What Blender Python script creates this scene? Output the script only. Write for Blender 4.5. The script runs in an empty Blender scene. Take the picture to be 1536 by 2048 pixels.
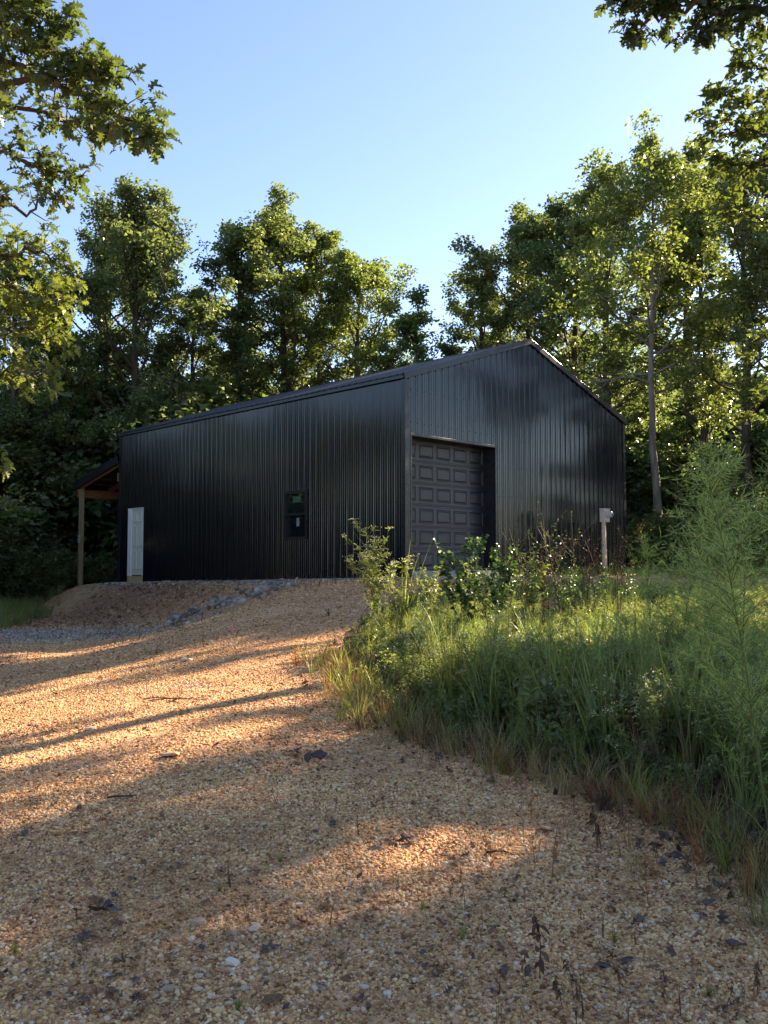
import bpy, math, random
import numpy as np
from mathutils import Vector, Matrix, Euler, Quaternion

S = bpy.context.scene
COL = S.collection
PI = math.pi
R = math.radians

# ------------------------------------------------------------------ camera
F, PITCH, EYE = 1811.0, 0.060, 1.5
cam_d = bpy.data.cameras.new('camera')
cam = bpy.data.objects.new('camera', cam_d); COL.objects.link(cam)
cam.location = (0, 0, EYE); cam.rotation_euler = (PI/2 + PITCH, 0, 0)
cam_d.sensor_fit = 'VERTICAL'; cam_d.sensor_height = 36.0
cam_d.lens = 36.0*F/2048.0
cam_d.clip_start = 0.05; cam_d.clip_end = 20000
S.camera = cam

# ------------------------------------------------------------------ light
SUN_AZ, SUN_EL = R(49.5), R(28.0)          # clockwise from +Y
SUN = Vector((math.sin(SUN_AZ)*math.cos(SUN_EL), math.cos(SUN_AZ)*math.cos(SUN_EL), math.sin(SUN_EL)))
w = bpy.data.worlds.new('World'); S.world = w; w.use_nodes = True
nt = w.node_tree; nt.nodes.clear()
sky = nt.nodes.new('ShaderNodeTexSky'); sky.sky_type = 'NISHITA'; sky.sun_disc = False
sky.sun_elevation = SUN_EL; sky.sun_rotation = SUN_AZ
sky.altitude = 200; sky.air_density = 1.0; sky.dust_density = 0.3; sky.ozone_density = 2.2
bg = nt.nodes.new('ShaderNodeBackground'); bg.inputs[1].default_value = 0.065
wo = nt.nodes.new('ShaderNodeOutputWorld')
nt.links.new(sky.outputs[0], bg.inputs[0]); nt.links.new(bg.outputs[0], wo.inputs[0])
sd = bpy.data.lights.new('sun', 'SUN'); sd.energy = 5.0; sd.angle = R(0.5); sd.color = (1.0, 0.83, 0.60)
so = bpy.data.objects.new('sun', sd); COL.objects.link(so)
so.rotation_euler = SUN.to_track_quat('Z', 'Y').to_euler()
so.location = (30, 30, 40)
S.view_settings.view_transform = 'Standard'; S.view_settings.look = 'None'
S.view_settings.exposure = 2.2; S.view_settings.gamma = 1.0
S.view_settings.use_curve_mapping = False
S.view_settings.use_white_balance = True      # the camera's own daylight setting, as a phone in open shade
S.view_settings.white_balance_temperature = 6900; S.view_settings.white_balance_tint = 16
S.cycles.max_bounces = 8; S.cycles.transparent_max_bounces = 8
S.cycles.diffuse_bounces = 4; S.cycles.glossy_bounces = 3; S.cycles.transmission_bounces = 4

# ------------------------------------------------------------------ helpers
def tag(o, label=None, cat=None, group=None, kind=None):
    if label: o['label'] = label
    if cat: o['category'] = cat
    if group: o['group'] = group
    if kind: o['kind'] = kind
    return o
def empty(name, loc=(0, 0, 0), rz=0, **k):
    o = bpy.data.objects.new(name, None); COL.objects.link(o)
    o.location = loc; o.rotation_euler = (0, 0, rz); o.empty_display_size = 0.2
    return tag(o, **k)
def link(name, me, parent=None, **k):
    o = bpy.data.objects.new(name, me); COL.objects.link(o)
    if parent: o.parent = parent
    return tag(o, **k)
def copy_tree(o, parent=None):
    c = o.copy(); COL.objects.link(c)
    if parent: c.parent = parent
    for ch in list(o.children): copy_tree(ch, c)
    return c

class MB:
    """collects geometry of one mesh"""
    def __init__(s): s.v = []; s.f = []; s.m = []; s.n = 0
    def add(s, vs, fs, m=0):
        s.v.extend([tuple(p) for p in vs]); s.f.extend([tuple(i + s.n for i in f) for f in fs])
        s.m.extend([m]*len(fs)); s.n += len(vs)
    def box(s, x0, x1, y0, y1, z0, z1, m=0, M=None):
        vs = [Vector(p) for p in ((x0,y0,z0),(x1,y0,z0),(x1,y1,z0),(x0,y1,z0),(x0,y0,z1),(x1,y0,z1),(x1,y1,z1),(x0,y1,z1))]
        if M: vs = [M @ p for p in vs]
        s.add(vs, [(0,3,2,1),(4,5,6,7),(0,1,5,4),(1,2,6,5),(2,3,7,6),(3,0,4,7)], m)
    def tube(s, pts, rs, k=6, m=0, cap=True):
        pts = [Vector(p) for p in pts]; n = len(pts)
        if not hasattr(rs, '__len__'): rs = [rs]*n
        vs = []
        ref = Vector((0.13, 0.31, 0.94))
        for i, p in enumerate(pts):
            t = (pts[min(i+1, n-1)] - pts[max(i-1, 0)])
            if t.length < 1e-9: t = Vector((0, 0, 1))
            t.normalize()
            a = t.cross(ref)
            if a.length < 0.2: a = t.cross(Vector((1, 0.2, 0)))
            a.normalize(); b = t.cross(a)
            for j in range(k):
                an = 2*PI*j/k
                vs.append(p + (a*math.cos(an) + b*math.sin(an))*rs[i])
        fs = []
        for i in range(n-1):
            for j in range(k):
                j2 = (j+1) % k
                fs.append((i*k+j, i*k+j2, (i+1)*k+j2, (i+1)*k+j))
        if cap: fs.append(tuple(range(k))[::-1]); fs.append(tuple((n-1)*k+j for j in range(k)))
        s.add(vs, fs, m)
    def strip(s, pts, ws, side, m=0):
        """flat ribbon following pts; side = width direction"""
        vs = []; n = len(pts)
        for p, w_ in zip(pts, ws):
            vs.append(p - side*w_); vs.append(p + side*w_)
        s.add(vs, [(2*i, 2*i+1, 2*i+3, 2*i+2) for i in range(n-1)], m)
    def mesh(s, name, mats, smooth=False):
        me = bpy.data.meshes.new(name); me.from_pydata(s.v, [], s.f)
        if not isinstance(mats, (list, tuple)): mats = [mats]
        for a in mats: me.materials.append(a)
        if any(s.m): me.polygons.foreach_set('material_index', s.m)
        if smooth: me.polygons.foreach_set('use_smooth', [True]*len(s.f))
        me.update(); return me
    def build(s, name, mats, parent=None, smooth=False, **k):
        return link(name, s.mesh(name, mats, smooth), parent, **k)

def rnd_attr(me, seed=0, name='tint'):
    a = me.attributes.new(name, 'FLOAT', 'FACE')
    a.data.foreach_set('value', np.random.default_rng(seed).random(len(me.polygons)).astype(np.float32))

# ---- node material helper
def mat(name, base=(0.5, 0.5, 0.5), rough=0.8, spec=0.5, metal=0.0):
    m = bpy.data.materials.new(name); m.use_nodes = True
    b = m.node_tree.nodes['Principled BSDF']
    b.inputs['Base Color'].default_value = (*base, 1); b.inputs['Roughness'].default_value = rough
    b.inputs['Specular IOR Level'].default_value = spec; b.inputs['Metallic'].default_value = metal
    return m, m.node_tree, b
def N(t, typ, **k):
    n = t.nodes.new(typ)
    for a, v in k.items(): setattr(n, a, v)
    return n
def noise(t, scale, detail=6, rough=0.55, vec=None, dim='3D'):
    n = N(t, 'ShaderNodeTexNoise'); n.noise_dimensions = dim
    n.inputs['Scale'].default_value = scale; n.inputs['Detail'].default_value = detail; n.inputs['Roughness'].default_value = rough
    if vec is not None: t.links.new(vec, n.inputs['Vector'])
    return n
def ramp(t, fac, stops):
    r = N(t, 'ShaderNodeValToRGB'); e = r.color_ramp.elements
    while len(e) < len(stops): e.new(0.5)
    for i, (p, c) in enumerate(stops): e[i].position = p; e[i].color = (*c, 1) if len(c) == 3 else c
    t.links.new(fac, r.inputs[0]); return r
def mix(t, fac, a, b, mode='MIX'):
    n = N(t, 'ShaderNodeMix', data_type='RGBA', blend_type=mode)
    for sock, val in ((0, fac), (6, a), (7, b)):
        if isinstance(val, (int, float)): n.inputs[sock].default_value = val
        elif isinstance(val, tuple): n.inputs[sock].default_value = (*val, 1)
        else: t.links.new(val, n.inputs[sock])
    return n.outputs[2]
def bump(t, b, h, strength=0.5, dist=0.01):
    n = N(t, 'ShaderNodeBump'); n.inputs['Strength'].default_value = strength; n.inputs['Distance'].default_value = dist
    t.links.new(h, n.inputs['Height']); t.links.new(n.outputs[0], b.inputs['Normal']); return n
def objcoord(t): return N(t, 'ShaderNodeTexCoord').outputs['Object']
def geopos(t): return N(t, 'ShaderNodeNewGeometry').outputs['Position']

def simple(name, base, rough=0.8, spec=0.4, var=0.25, nscale=8, bstr=0.2, bscale=40, stretch=None, metal=0.0):
    """base colour broken up by noise, with fine relief"""
    m, t, b = mat(name, base, rough, spec, metal)
    co = objcoord(t)
    if stretch:
        mp = N(t, 'ShaderNodeMapping'); mp.inputs['Scale'].default_value = stretch
        t.links.new(co, mp.inputs[0]); co = mp.outputs[0]
    n = noise(t, nscale, 6, 0.6, co)
    lo = tuple(c*(1-var) for c in base); hi = tuple(min(1, c*(1+var)) for c in base)
    r = ramp(t, n.outputs[0], [(0.3, lo), (0.7, hi)])
    t.links.new(r.outputs[0], b.inputs['Base Color'])
    n2 = noise(t, bscale, 4, 0.6, co)
    bump(t, b, n2.outputs[0], bstr, 0.01)
    return m

def leafmat(name, c0, c1, trans=0.45, rough=0.45, tcol=(1.35, 1.25, 0.5), spec=0.35, usecolor=False, boost=1.45):
    """thin leaf: reflected + transmitted light; c0..c1 is the per-leaf colour range"""
    m, t, b = mat(name, c0, rough, spec)
    at = N(t, 'ShaderNodeAttribute', attribute_name='tint')
    oi = N(t, 'ShaderNodeObjectInfo')
    ad = N(t, 'ShaderNodeMath', operation='MULTIPLY_ADD'); ad.inputs[1].default_value = 0.75
    t.links.new(at.outputs['Fac'], ad.inputs[0])
    mu = N(t, 'ShaderNodeMath', operation='MULTIPLY'); mu.inputs[1].default_value = 0.25
    t.links.new(oi.outputs['Random'], mu.inputs[0]); t.links.new(mu.outputs[0], ad.inputs[2])
    r = ramp(t, ad.outputs[0], [(0.0, c0), (1.0, c1)])
    col = r.outputs[0]
    col = mix(t, 1.0, col, (boost,)*3, 'MULTIPLY')
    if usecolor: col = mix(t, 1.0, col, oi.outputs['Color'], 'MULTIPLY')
    t.links.new(col, b.inputs['Base Color'])
    tr = N(t, 'ShaderNodeBsdfTranslucent')
    tc = mix(t, 1.0, col, tcol, 'MULTIPLY'); t.links.new(tc, tr.inputs[0])
    ms = N(t, 'ShaderNodeMixShader'); ms.inputs[0].default_value = trans
    out = t.nodes['Material Output']
    t.links.new(b.outputs[0], ms.inputs[1]); t.links.new(tr.outputs[0], ms.inputs[2]); t.links.new(ms.outputs[0], out.inputs[0])
    return m

# ------------------------------------------------------------------ building frame of reference
NX, NY, BZ = 0.473, 20.143, 0.987          # near corner of the barn, base level of its cladding
LEN, WID, HE, HR = 12.91, 9.32, 4.806, 6.387
AZB = 0.793
Bd = Vector((math.sin(AZB), math.cos(AZB), 0)); Ad = Vector((-math.cos(AZB), math.sin(AZB), 0))
BM = Matrix(((Ad.x, Bd.x, 0, NX), (Ad.y, Bd.y, 0, NY), (0, 0, 1, 0), (0, 0, 0, 1)))   # (a, b, z) -> world

# ------------------------------------------------------------------ terrain
def sstep(t): t = np.clip(t, 0, 1); return t*t*(3-2*t)
def hnoise(x, y):
    return (np.sin(x*1.3+0.7*y)*0.4 + np.sin(x*0.55-1.1*y+2)*0.5 + np.sin(2.9*x+1.7*y+1)*0.2 + np.sin(-4.3*x+3.1*y)*0.12
            + np.sin(7.1*x+5.3*y+0.5)*0.06 + np.sin(6.1*x-8.7*y+2.5)*0.06)
def height(x, y):
    x = np.asarray(x, float); y = np.asarray(y, float)
    yc = np.clip(y, -6, 18.0)
    wd = sstep((x+5.5)/5.0)
    z = 0.062*yc*wd + 0.006*yc*(1-wd)
    dx, dy = x-NX, y-NY
    a = dx*Ad.x + dy*Ad.y; b = dx*Bd.x + dy*Bd.y
    t = np.clip(a/LEN, 0, 1)
    zp = 1.22*(1-t) + 0.955*t
    zp = np.where(a < 0, 1.22 + 0.07*sstep(-a/1.0)*sstep((b+0.5)/2.0), zp)
    da = np.maximum(np.maximum(-3.2-a, a-(LEN+0.6)), 0); db = np.maximum(np.maximum(-0.75-b, b-(WID+2)), 0)
    d = np.hypot(da, db)
    wb = 2.0 + 1.6*(1-t)
    k = 1-sstep(d/wb)
    z = z*(1-k) + zp*k
    amp = 0.018 + 0.05*sstep((np.hypot(x, y)-12)/20) * (1-k)
    rough_bank = 0.05*np.clip(4*k*(1-k), 0, 1)*(x < -1)
    rise = 0.03*np.clip(np.hypot(x, y)-45, 0, 200)*0.3
    return z + hnoise(x, y)*amp*(1-0.7*k) + hnoise(x*2.3+3, y*2.3)*rough_bank + rise
def hz(x, y): return float(height(x, y))
def px(u, v, zoff=0.0):
    """where the ray through a spot of the photograph meets the ground"""
    X = (u-768)/F; Y = (1024-v)/F
    d = Vector((X, math.cos(PITCH)-Y*math.sin(PITCH), math.sin(PITCH)+Y*math.cos(PITCH)))
    t = 1.0
    while t < 120:
        p = Vector((0, 0, EYE)) + d*t
        if p.z < hz(p.x, p.y)+zoff: break
        t += 0.04
    return Vector((p.x, p.y, hz(p.x, p.y)))
def at(u, v, dist):
    """point seen at (u, v) of the photograph, dist metres ahead"""
    X = (u-768)/F; Y = (1024-v)/F
    d = Vector((X, math.cos(PITCH)-Y*math.sin(PITCH), math.sin(PITCH)+Y*math.cos(PITCH)))
    return Vector((0, 0, EYE)) + d*(dist/d.y)

def make_ground():
    n = 420
    s = np.linspace(-1, 1, n)
    xs = np.sinh(s*7.2)/np.sinh(7.2)*400
    s2 = np.linspace(-0.80, 1, n)
    ys = np.sinh(s2*6.6)/np.sinh(6.6)*400 + 4
    X, Y = np.meshgrid(xs, ys); Z = height(X, Y)
    v = np.stack([X.ravel(), Y.ravel(), Z.ravel()], 1)
    i = np.arange(n*n).reshape(n, n)
    f = np.stack([i[:-1, :-1].ravel(), i[:-1, 1:].ravel(), i[1:, 1:].ravel(), i[1:, :-1].ravel()], 1)
    me = bpy.data.meshes.new('ground')
    me.vertices.add(len(v)); me.vertices.foreach_set('co', v.ravel())
    me.loops.add(f.size); me.loops.foreach_set('vertex_index', f.ravel().astype(np.int32))
    me.polygons.add(len(f)); me.polygons.foreach_set('loop_start', np.arange(0, f.size, 4, dtype=np.int32))
    me.polygons.foreach_set('use_smooth', np.ones(len(f), bool))
    me.update(calc_edges=True)
    m, t, b = mat('orange_gravelly_soil', (0.4, 0.26, 0.15), 0.95, 0.15)
    P = geopos(t)
    n1 = noise(t, 0.45, 5, 0.6, P); n2 = noise(t, 6, 6, 0.65, P); n3 = noise(t, 55, 4, 0.7, P)
    c1 = ramp(t, n1.outputs[0], [(0.35, (0.52, 0.28, 0.145)), (0.65, (0.66, 0.39, 0.215))])
    c2 = ramp(t, n2.outputs[0], [(0.3, (0.62, 0.6, 0.6)), (0.55, (1, 1, 1)), (0.8, (1.25, 1.22, 1.15))])
    c = mix(t, 1.0, c1.outputs[0], c2.outputs[0], 'MULTIPLY')
    vo = N(t, 'ShaderNodeTexVoronoi'); vo.inputs['Scale'].default_value = 38; t.links.new(P, vo.inputs['Vector'])
    cv = ramp(t, vo.outputs['Color'], [(0.1, (0.55, 0.5, 0.48)), (0.5, (1.0, 0.98, 0.95)), (0.9, (1.5, 1.5, 1.5))])
    c = mix(t, 0.75, c, cv.outputs[0], 'MULTIPLY')
    # grey crushed stone patches: vertex attribute says where they lie
    ga = N(t, 'ShaderNodeAttribute', attribute_name='grey')
    n4 = noise(t, 2.2, 6, 0.7, P)
    add = N(t, 'ShaderNodeMath', operation='MULTIPLY_ADD'); add.inputs[1].default_value = 1.0
    t.links.new(ga.outputs['Fac'], add.inputs[0])
    sb = N(t, 'ShaderNodeMath', operation='SUBTRACT'); sb.inputs[1].default_value = 0.55; t.links.new(n4.outputs[0], sb.inputs[0])
    t.links.new(sb.outputs[0], add.inputs[2])
    gr = ramp(t, add.outputs[0], [(0.35, (0, 0, 0)), (0.6, (1, 1, 1))])
    gcol = ramp(t, vo.outputs['Color'], [(0.1, (0.2, 0.165, 0.125)), (0.9, (0.42, 0.37, 0.31))])
    c = mix(t, gr.outputs[0], c, gcol.outputs[0])
    ba = N(t, 'ShaderNodeAttribute', attribute_name='bank')
    bc = ramp(t, n2.outputs[0], [(0.3, (0.16, 0.075, 0.04)), (0.55, (0.30, 0.155, 0.08)), (0.8, (0.42, 0.25, 0.14))])
    bf = N(t, 'ShaderNodeMath', operation='MULTIPLY'); bf.inputs[1].default_value = 0.85; t.links.new(ba.outputs['Fac'], bf.inputs[0])
    c = mix(t, bf.outputs[0], c, bc.outputs[0])
    # forest floor / dark humus
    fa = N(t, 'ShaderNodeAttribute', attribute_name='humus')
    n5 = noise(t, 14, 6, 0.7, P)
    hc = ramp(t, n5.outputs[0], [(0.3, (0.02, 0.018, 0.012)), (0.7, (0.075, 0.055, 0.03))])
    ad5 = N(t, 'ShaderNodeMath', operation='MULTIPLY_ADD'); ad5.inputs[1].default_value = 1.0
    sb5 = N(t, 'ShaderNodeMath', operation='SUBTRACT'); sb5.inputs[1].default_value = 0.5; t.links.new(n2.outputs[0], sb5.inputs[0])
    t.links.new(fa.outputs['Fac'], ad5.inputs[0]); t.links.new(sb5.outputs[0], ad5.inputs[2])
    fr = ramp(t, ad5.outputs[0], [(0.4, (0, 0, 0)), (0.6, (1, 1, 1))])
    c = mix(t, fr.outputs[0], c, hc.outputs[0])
    t.links.new(c, b.inputs['Base Color'])
    h = N(t, 'ShaderNodeMath', operation='ADD'); t.links.new(vo.outputs['Distance'], h.inputs[0])
    mm = N(t, 'ShaderNodeMath', operation='MULTIPLY'); mm.inputs[1].default_value = -1.0; t.links.new(vo.outputs['Distance'], mm.inputs[0])
    ad2 = N(t, 'ShaderNodeMath', operation='ADD'); t.links.new(mm.outputs[0], ad2.inputs[0]); t.links.new(n3.outputs[0], ad2.inputs[1])
    bump(t, b, ad2.outputs[0], 0.9, 0.012)
    me.materials.append(m)
    # attributes
    x, y = v[:, 0], v[:, 1]
    g = np.zeros(len(v)); hu = np.zeros(len(v))
    def blob(u0, v0, ru, rv, s, rot=0):
        p = px(u0, v0); q = px(u0+ru, v0); q2 = px(u0, v0-rv)
        rx = abs(q.x-p.x)+0.2; ry = abs(q2.y-p.y)+0.2
        dx, dy = x-p.x, y-p.y
        c_, s_ = math.cos(rot), math.sin(rot)
        e = ((dx*c_+dy*s_)/rx)**2 + ((-dx*s_+dy*c_)/ry)**2
        return s*np.exp(-e)
    for q in ((90, 1265, 190, 14, 1.2, 0), (330, 1378, 120, 6, 0.7, 0), (450, 1345, 90, 4, 0.5, 0.0), (330, 1520, 60, 10, 0.35, 0), (80, 1590, 120, 16, 0.3, 0)):
        g = np.maximum(g, blob(*q))
    dx, dy = x-NX, y-NY
    a = dx*Ad.x+dy*Ad.y; bb = dx*Bd.x+dy*Bd.y
    g = np.maximum(g, np.where((a > -0.6) & (a < LEN-1.0) & (bb < 0.2), np.exp(-((bb+0.35)/0.5)**2)*1.1, 0))
    g = np.maximum(g, np.where((a > -1.6) & (a <= 0.1) & (bb > -0.8) & (bb < 4.2), 0.9, 0))
    r_ = np.hypot(x, y)
    inside = (a > -4.5) & (a < LEN+2.5) & (bb > -30) & (bb < WID+3)
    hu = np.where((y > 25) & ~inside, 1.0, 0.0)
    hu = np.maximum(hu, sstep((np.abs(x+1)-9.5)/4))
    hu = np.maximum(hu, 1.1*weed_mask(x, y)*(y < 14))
    bk = np.exp(-((x+6.4)/3.2)**2-((y-24.6)/3.0)**2)*1.3*(bb < -0.4); bk = np.clip(bk, 0, 1)*(1-np.clip(g, 0, 1))
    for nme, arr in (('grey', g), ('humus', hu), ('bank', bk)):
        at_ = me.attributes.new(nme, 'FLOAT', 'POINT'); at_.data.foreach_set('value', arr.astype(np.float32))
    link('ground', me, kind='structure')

# weed patch outline on the ground (x, y)
WEED = [(-0.40, 9.3), (-0.15, 7.6), (0.15, 6.35), (0.55, 5.75), (1.15, 5.15), (1.5, 4.65), (1.62, 3.9), (1.75, 3.2), (2.4, 2.2), (10, 2.0), (14, 9), (14, 19.0), (8.5, 20.2), (4.6, 17.2), (2.3, 15.8), (0.6, 16.0), (0.15, 14.5), (-0.15, 12.5), (-0.5, 11)]
def inpoly(x, y, poly):
    r = np.zeros(np.shape(x), bool); j = len(poly)-1
    for i in range(len(poly)):
        xi, yi = poly[i]; xj, yj = poly[j]
        c = ((yi > y) != (yj > y)) & (x < (xj-xi)*(y-yi)/((yj-yi)+1e-12)+xi)
        r ^= c; j = i
    return r
def weed_mask(x, y):
    return inpoly(x, y, WEED).astype(float)
make_ground()

# ------------------------------------------------------------------ materials
M = {}
def metal_mat(name, base, rough, amp=0.5):
    m, t, b = mat(name, base, rough, 0.5)
    co = objcoord(t)
    mp = N(t, 'ShaderNodeMapping'); mp.inputs['Scale'].default_value = (1.6, 1.6, 0.5); t.links.new(co, mp.inputs[0])
    n1 = noise(t, 2.2, 3, 0.5, mp.outputs[0])
    n2 = noise(t, 26, 4, 0.6, mp.outputs[0])
    r = ramp(t, n2.outputs[0], [(0.35, (rough*0.8,)*3), (0.7, (min(1, rough*1.3),)*3)])
    t.links.new(r.outputs[0], b.inputs['Roughness'])
    d = ramp(t, n1.outputs[0], [(0.3, base), (0.75, tuple(c*1.5+0.002 for c in base))])
    t.links.new(d.outputs[0], b.inputs['Base Color'])
    bump(t, b, n1.outputs[0], amp, 0.02)
    return m
M['black'] = metal_mat('black_painted_steel', (0.002, 0.004, 0.009), 0.15, 0.10)
M['roof'] = metal_mat('black_roof_steel', (0.012, 0.014, 0.018), 0.33, 0.3)
M['trim'] = metal_mat('black_trim_steel', (0.012, 0.014, 0.018), 0.3, 0.2)
M['gdoor'] = simple('charcoal_embossed_steel', (0.024, 0.028, 0.040), 0.36, 0.8, 0.15, 5, 0.35, 60, (0.35, 0.35, 6))
M['dooropen'] = simple('dark_interior', (0.01, 0.01, 0.012), 0.9, 0.2)
M['white'] = simple('white_door_frame_paint', (0.8, 0.8, 0.79), 0.45, 0.4, 0.04, 3, 0.05)
M['cream'] = simple('cream_door_paint', (0.66, 0.64, 0.54), 0.45, 0.4, 0.05, 3, 0.08)
M['lumber'] = simple('treated_lumber', (0.33, 0.235, 0.13), 0.8, 0.25, 0.3, 6, 0.4, 30, (3, 3, 0.3))
M['rafter'] = simple('raw_pine_rafter', (0.26, 0.12, 0.055), 0.8, 0.25, 0.3, 6, 0.4, 30, (1, 1, 3))
M['kick'] = simple('new_pine_board', (0.55, 0.36, 0.17), 0.75, 0.25, 0.15, 6, 0.3, 30)
M['conc'] = simple('pale_concrete', (0.42, 0.41, 0.38), 0.9, 0.2, 0.15, 5, 0.3, 50)
M['winframe'] = simple('bronze_vinyl', (0.015, 0.015, 0.018), 0.4, 0.5, 0.1)
gm, gt, gb = mat('window_glass', (0.01, 0.012, 0.014), 0.02, 0.9)
gb.inputs['IOR'].default_value = 1.7
gn = noise(gt, 3, 2, 0.5, objcoord(gt)); bump(gt, gb, gn.outputs[0], 0.04, 0.02)
M['glass'] = gm
M['sticker'] = simple('green_label_paper', (0.02, 0.085, 0.03), 0.5)
M['stickertxt'] = simple('pale_green_print', (0.10, 0.17, 0.07), 0.5)
M['grey'] = simple('grey_paper', (0.22, 0.25, 0.24), 0.6)
M['signwhite'] = simple('white_sign_sheet', (0.6, 0.6, 0.62), 0.5, 0.4, 0.05)
M['signblack'] = simple('black_print', (0.02, 0.02, 0.02), 0.5)
M['meterbox'] = simple('grey_meter_enamel', (0.58, 0.54, 0.48), 0.4, 0.5, 0.06, 6, 0.05)
M['meterglass'] = simple('meter_cover_glass', (0.55, 0.57, 0.55), 0.12, 0.8, 0.1)
M['pvc'] = simple('dusty_conduit', (0.60, 0.50, 0.42), 0.6, 0.3, 0.12, 8)
M['copper'] = simple('red_wire', (0.4, 0.08, 0.03), 0.5)
M['bark'] = simple('grey_brown_bark', (0.075, 0.058, 0.045), 0.95, 0.15, 0.45, 5, 1.0, 9, (2, 2, 0.5))
M['barkpale'] = simple('pale_grey_bark', (0.21, 0.18, 0.155), 0.9, 0.15, 0.4, 5, 1.0, 9, (2, 2, 0.4))
M['leaf'] = leafmat('oak_canopy_leaf', (0.060, 0.080, 0.036), (0.135, 0.152, 0.068), 0.42, 0.36, (1.35, 1.55, 0.85), 0.7, True)
M['oakleaf'] = leafmat('near_oak_leaf', (0.045, 0.068, 0.028), (0.10, 0.12, 0.048), 0.38, 0.38, (1.5, 1.6, 0.6), 0.55, True)
M['grass'] = leafmat('green_grass_blade', (0.085, 0.115, 0.035), (0.21, 0.235, 0.09), 0.45, 0.4, (1.5, 1.5, 0.5), 0.45)
M['straw'] = leafmat('dry_straw', (0.17, 0.12, 0.055), (0.38, 0.30, 0.16), 0.3, 0.7, (1.2, 1.1, 0.8))
M['drybrown'] = leafmat('dry_brown_weed', (0.04, 0.025, 0.017), (0.12, 0.075, 0.042), 0.15, 0.8, (1.2, 1, 0.8))
M['reddry'] = leafmat('rusty_dry_stem', (0.16, 0.06, 0.025), (0.30, 0.13, 0.05), 0.2, 0.8, (1.2, 1, 0.8))
M['forb'] = leafmat('weed_leaf', (0.065, 0.095, 0.038), (0.16, 0.19, 0.085), 0.45, 0.45, (1.5, 1.5, 0.5))
M['shrub'] = leafmat('round_shrub_leaf', (0.025, 0.055, 0.022), (0.06, 0.10, 0.04), 0.32, 0.4, (1.5, 1.7, 0.6), 0.4)
M['fennel'] = leafmat('feathery_fennel_leaf', (0.20, 0.28, 0.10), (0.32, 0.40, 0.17), 0.55, 0.5, (1.2, 1.3, 0.6))
M['stemg'] = leafmat('green_stem', (0.10, 0.12, 0.04), (0.16, 0.17, 0.06), 0.1, 0.6)
M['pale'] = leafmat('pale_flower_head', (0.30, 0.33, 0.20), (0.50, 0.50, 0.36), 0.4, 0.7, (1.1, 1.1, 0.8))
M['deadleaf'] = leafmat('dark_dead_leaf', (0.022, 0.014, 0.013), (0.09, 0.055, 0.04), 0.12, 0.45, (1.2, 1, 0.7), 0.5)
M['deadleafb'] = leafmat('brown_dead_leaf', (0.09, 0.05, 0.03), (0.2, 0.11, 0.05), 0.2, 0.6, (1.2, 1, 0.7), 0.3)

def pebble_mat(name, stops, rough=0.85):
    m, t, b = mat(name, (0.4, 0.3, 0.2), rough, 0.25)
    oi = N(t, 'ShaderNodeObjectInfo'); r = ramp(t, oi.outputs['Random'], stops)
    n = noise(t, 90, 4, 0.6, objcoord(t)); c2 = ramp(t, n.outputs[0], [(0.3, (0.75, 0.72, 0.7)), (0.7, (1.15, 1.15, 1.15))])
    # the ground is stained in patches: finer dark clay, paler washed stone
    P = geopos(t); na = noise(t, 1.3, 5, 0.65, P); nb = noise(t, 9, 4, 0.6, P)
    ca = ramp(t, na.outputs[0], [(0.32, (0.76, 0.70, 0.66)), (0.5, (1.06, 1.04, 1.04)), (0.68, (1.22, 1.22, 1.20))])
    cb = ramp(t, nb.outputs[0], [(0.33, (0.74, 0.71, 0.70)), (0.52, (1.04, 1.04, 1.04)), (0.7, (1.15, 1.16, 1.18))])
    col = mix(t, 1.0, mix(t, 1.0, r.outputs[0], c2.outputs[0], 'MULTIPLY'), mix(t, 1.0, ca.outputs[0], cb.outputs[0], 'MULTIPLY'), 'MULTIPLY')
    t.links.new(col, b.inputs['Base Color'])
    bump(t, b, n.outputs[0], 0.4, 0.004)
    return m
M['pebble'] = pebble_mat('tan_pebble', [(0.0, (0.19, 0.085, 0.036)), (0.15, (0.42, 0.21, 0.09)), (0.3, (0.64, 0.37, 0.18)), (0.45, (0.74, 0.45, 0.17)), (0.6, (0.62, 0.39, 0.20)), (0.75, (0.80, 0.55, 0.27)), (0.88, (0.82, 0.64, 0.37)), (0.96, (0.72, 0.62, 0.48)), (1.0, (0.28, 0.17, 0.11))])
M['clod'] = pebble_mat('red_clod', [(0.0, (0.16, 0.075, 0.04)), (0.5, (0.32, 0.17, 0.09)), (0.9, (0.46, 0.30, 0.18)), (1.0, (0.5, 0.4, 0.3))])
M['greystone'] = pebble_mat('grey_crushed_stone', [(0.0, (0.15, 0.13, 0.105)), (0.5, (0.32, 0.29, 0.25)), (1.0, (0.54, 0.50, 0.44))])
M['palestone'] = pebble_mat('pale_stone', [(0.0, (0.44, 0.32, 0.20)), (0.4, (0.60, 0.47, 0.33)), (0.8, (0.72, 0.64, 0.52)), (1.0, (0.52, 0.33, 0.19))])

# ------------------------------------------------------------------ the barn
barn = empty('pole_barn', (NX, NY, 0), label='black metal clad pole barn with gabled front, garage door and side lean-to', cat='barn')
barn.rotation_euler = (0, 0, math.atan2(Ad.y, Ad.x))
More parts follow.
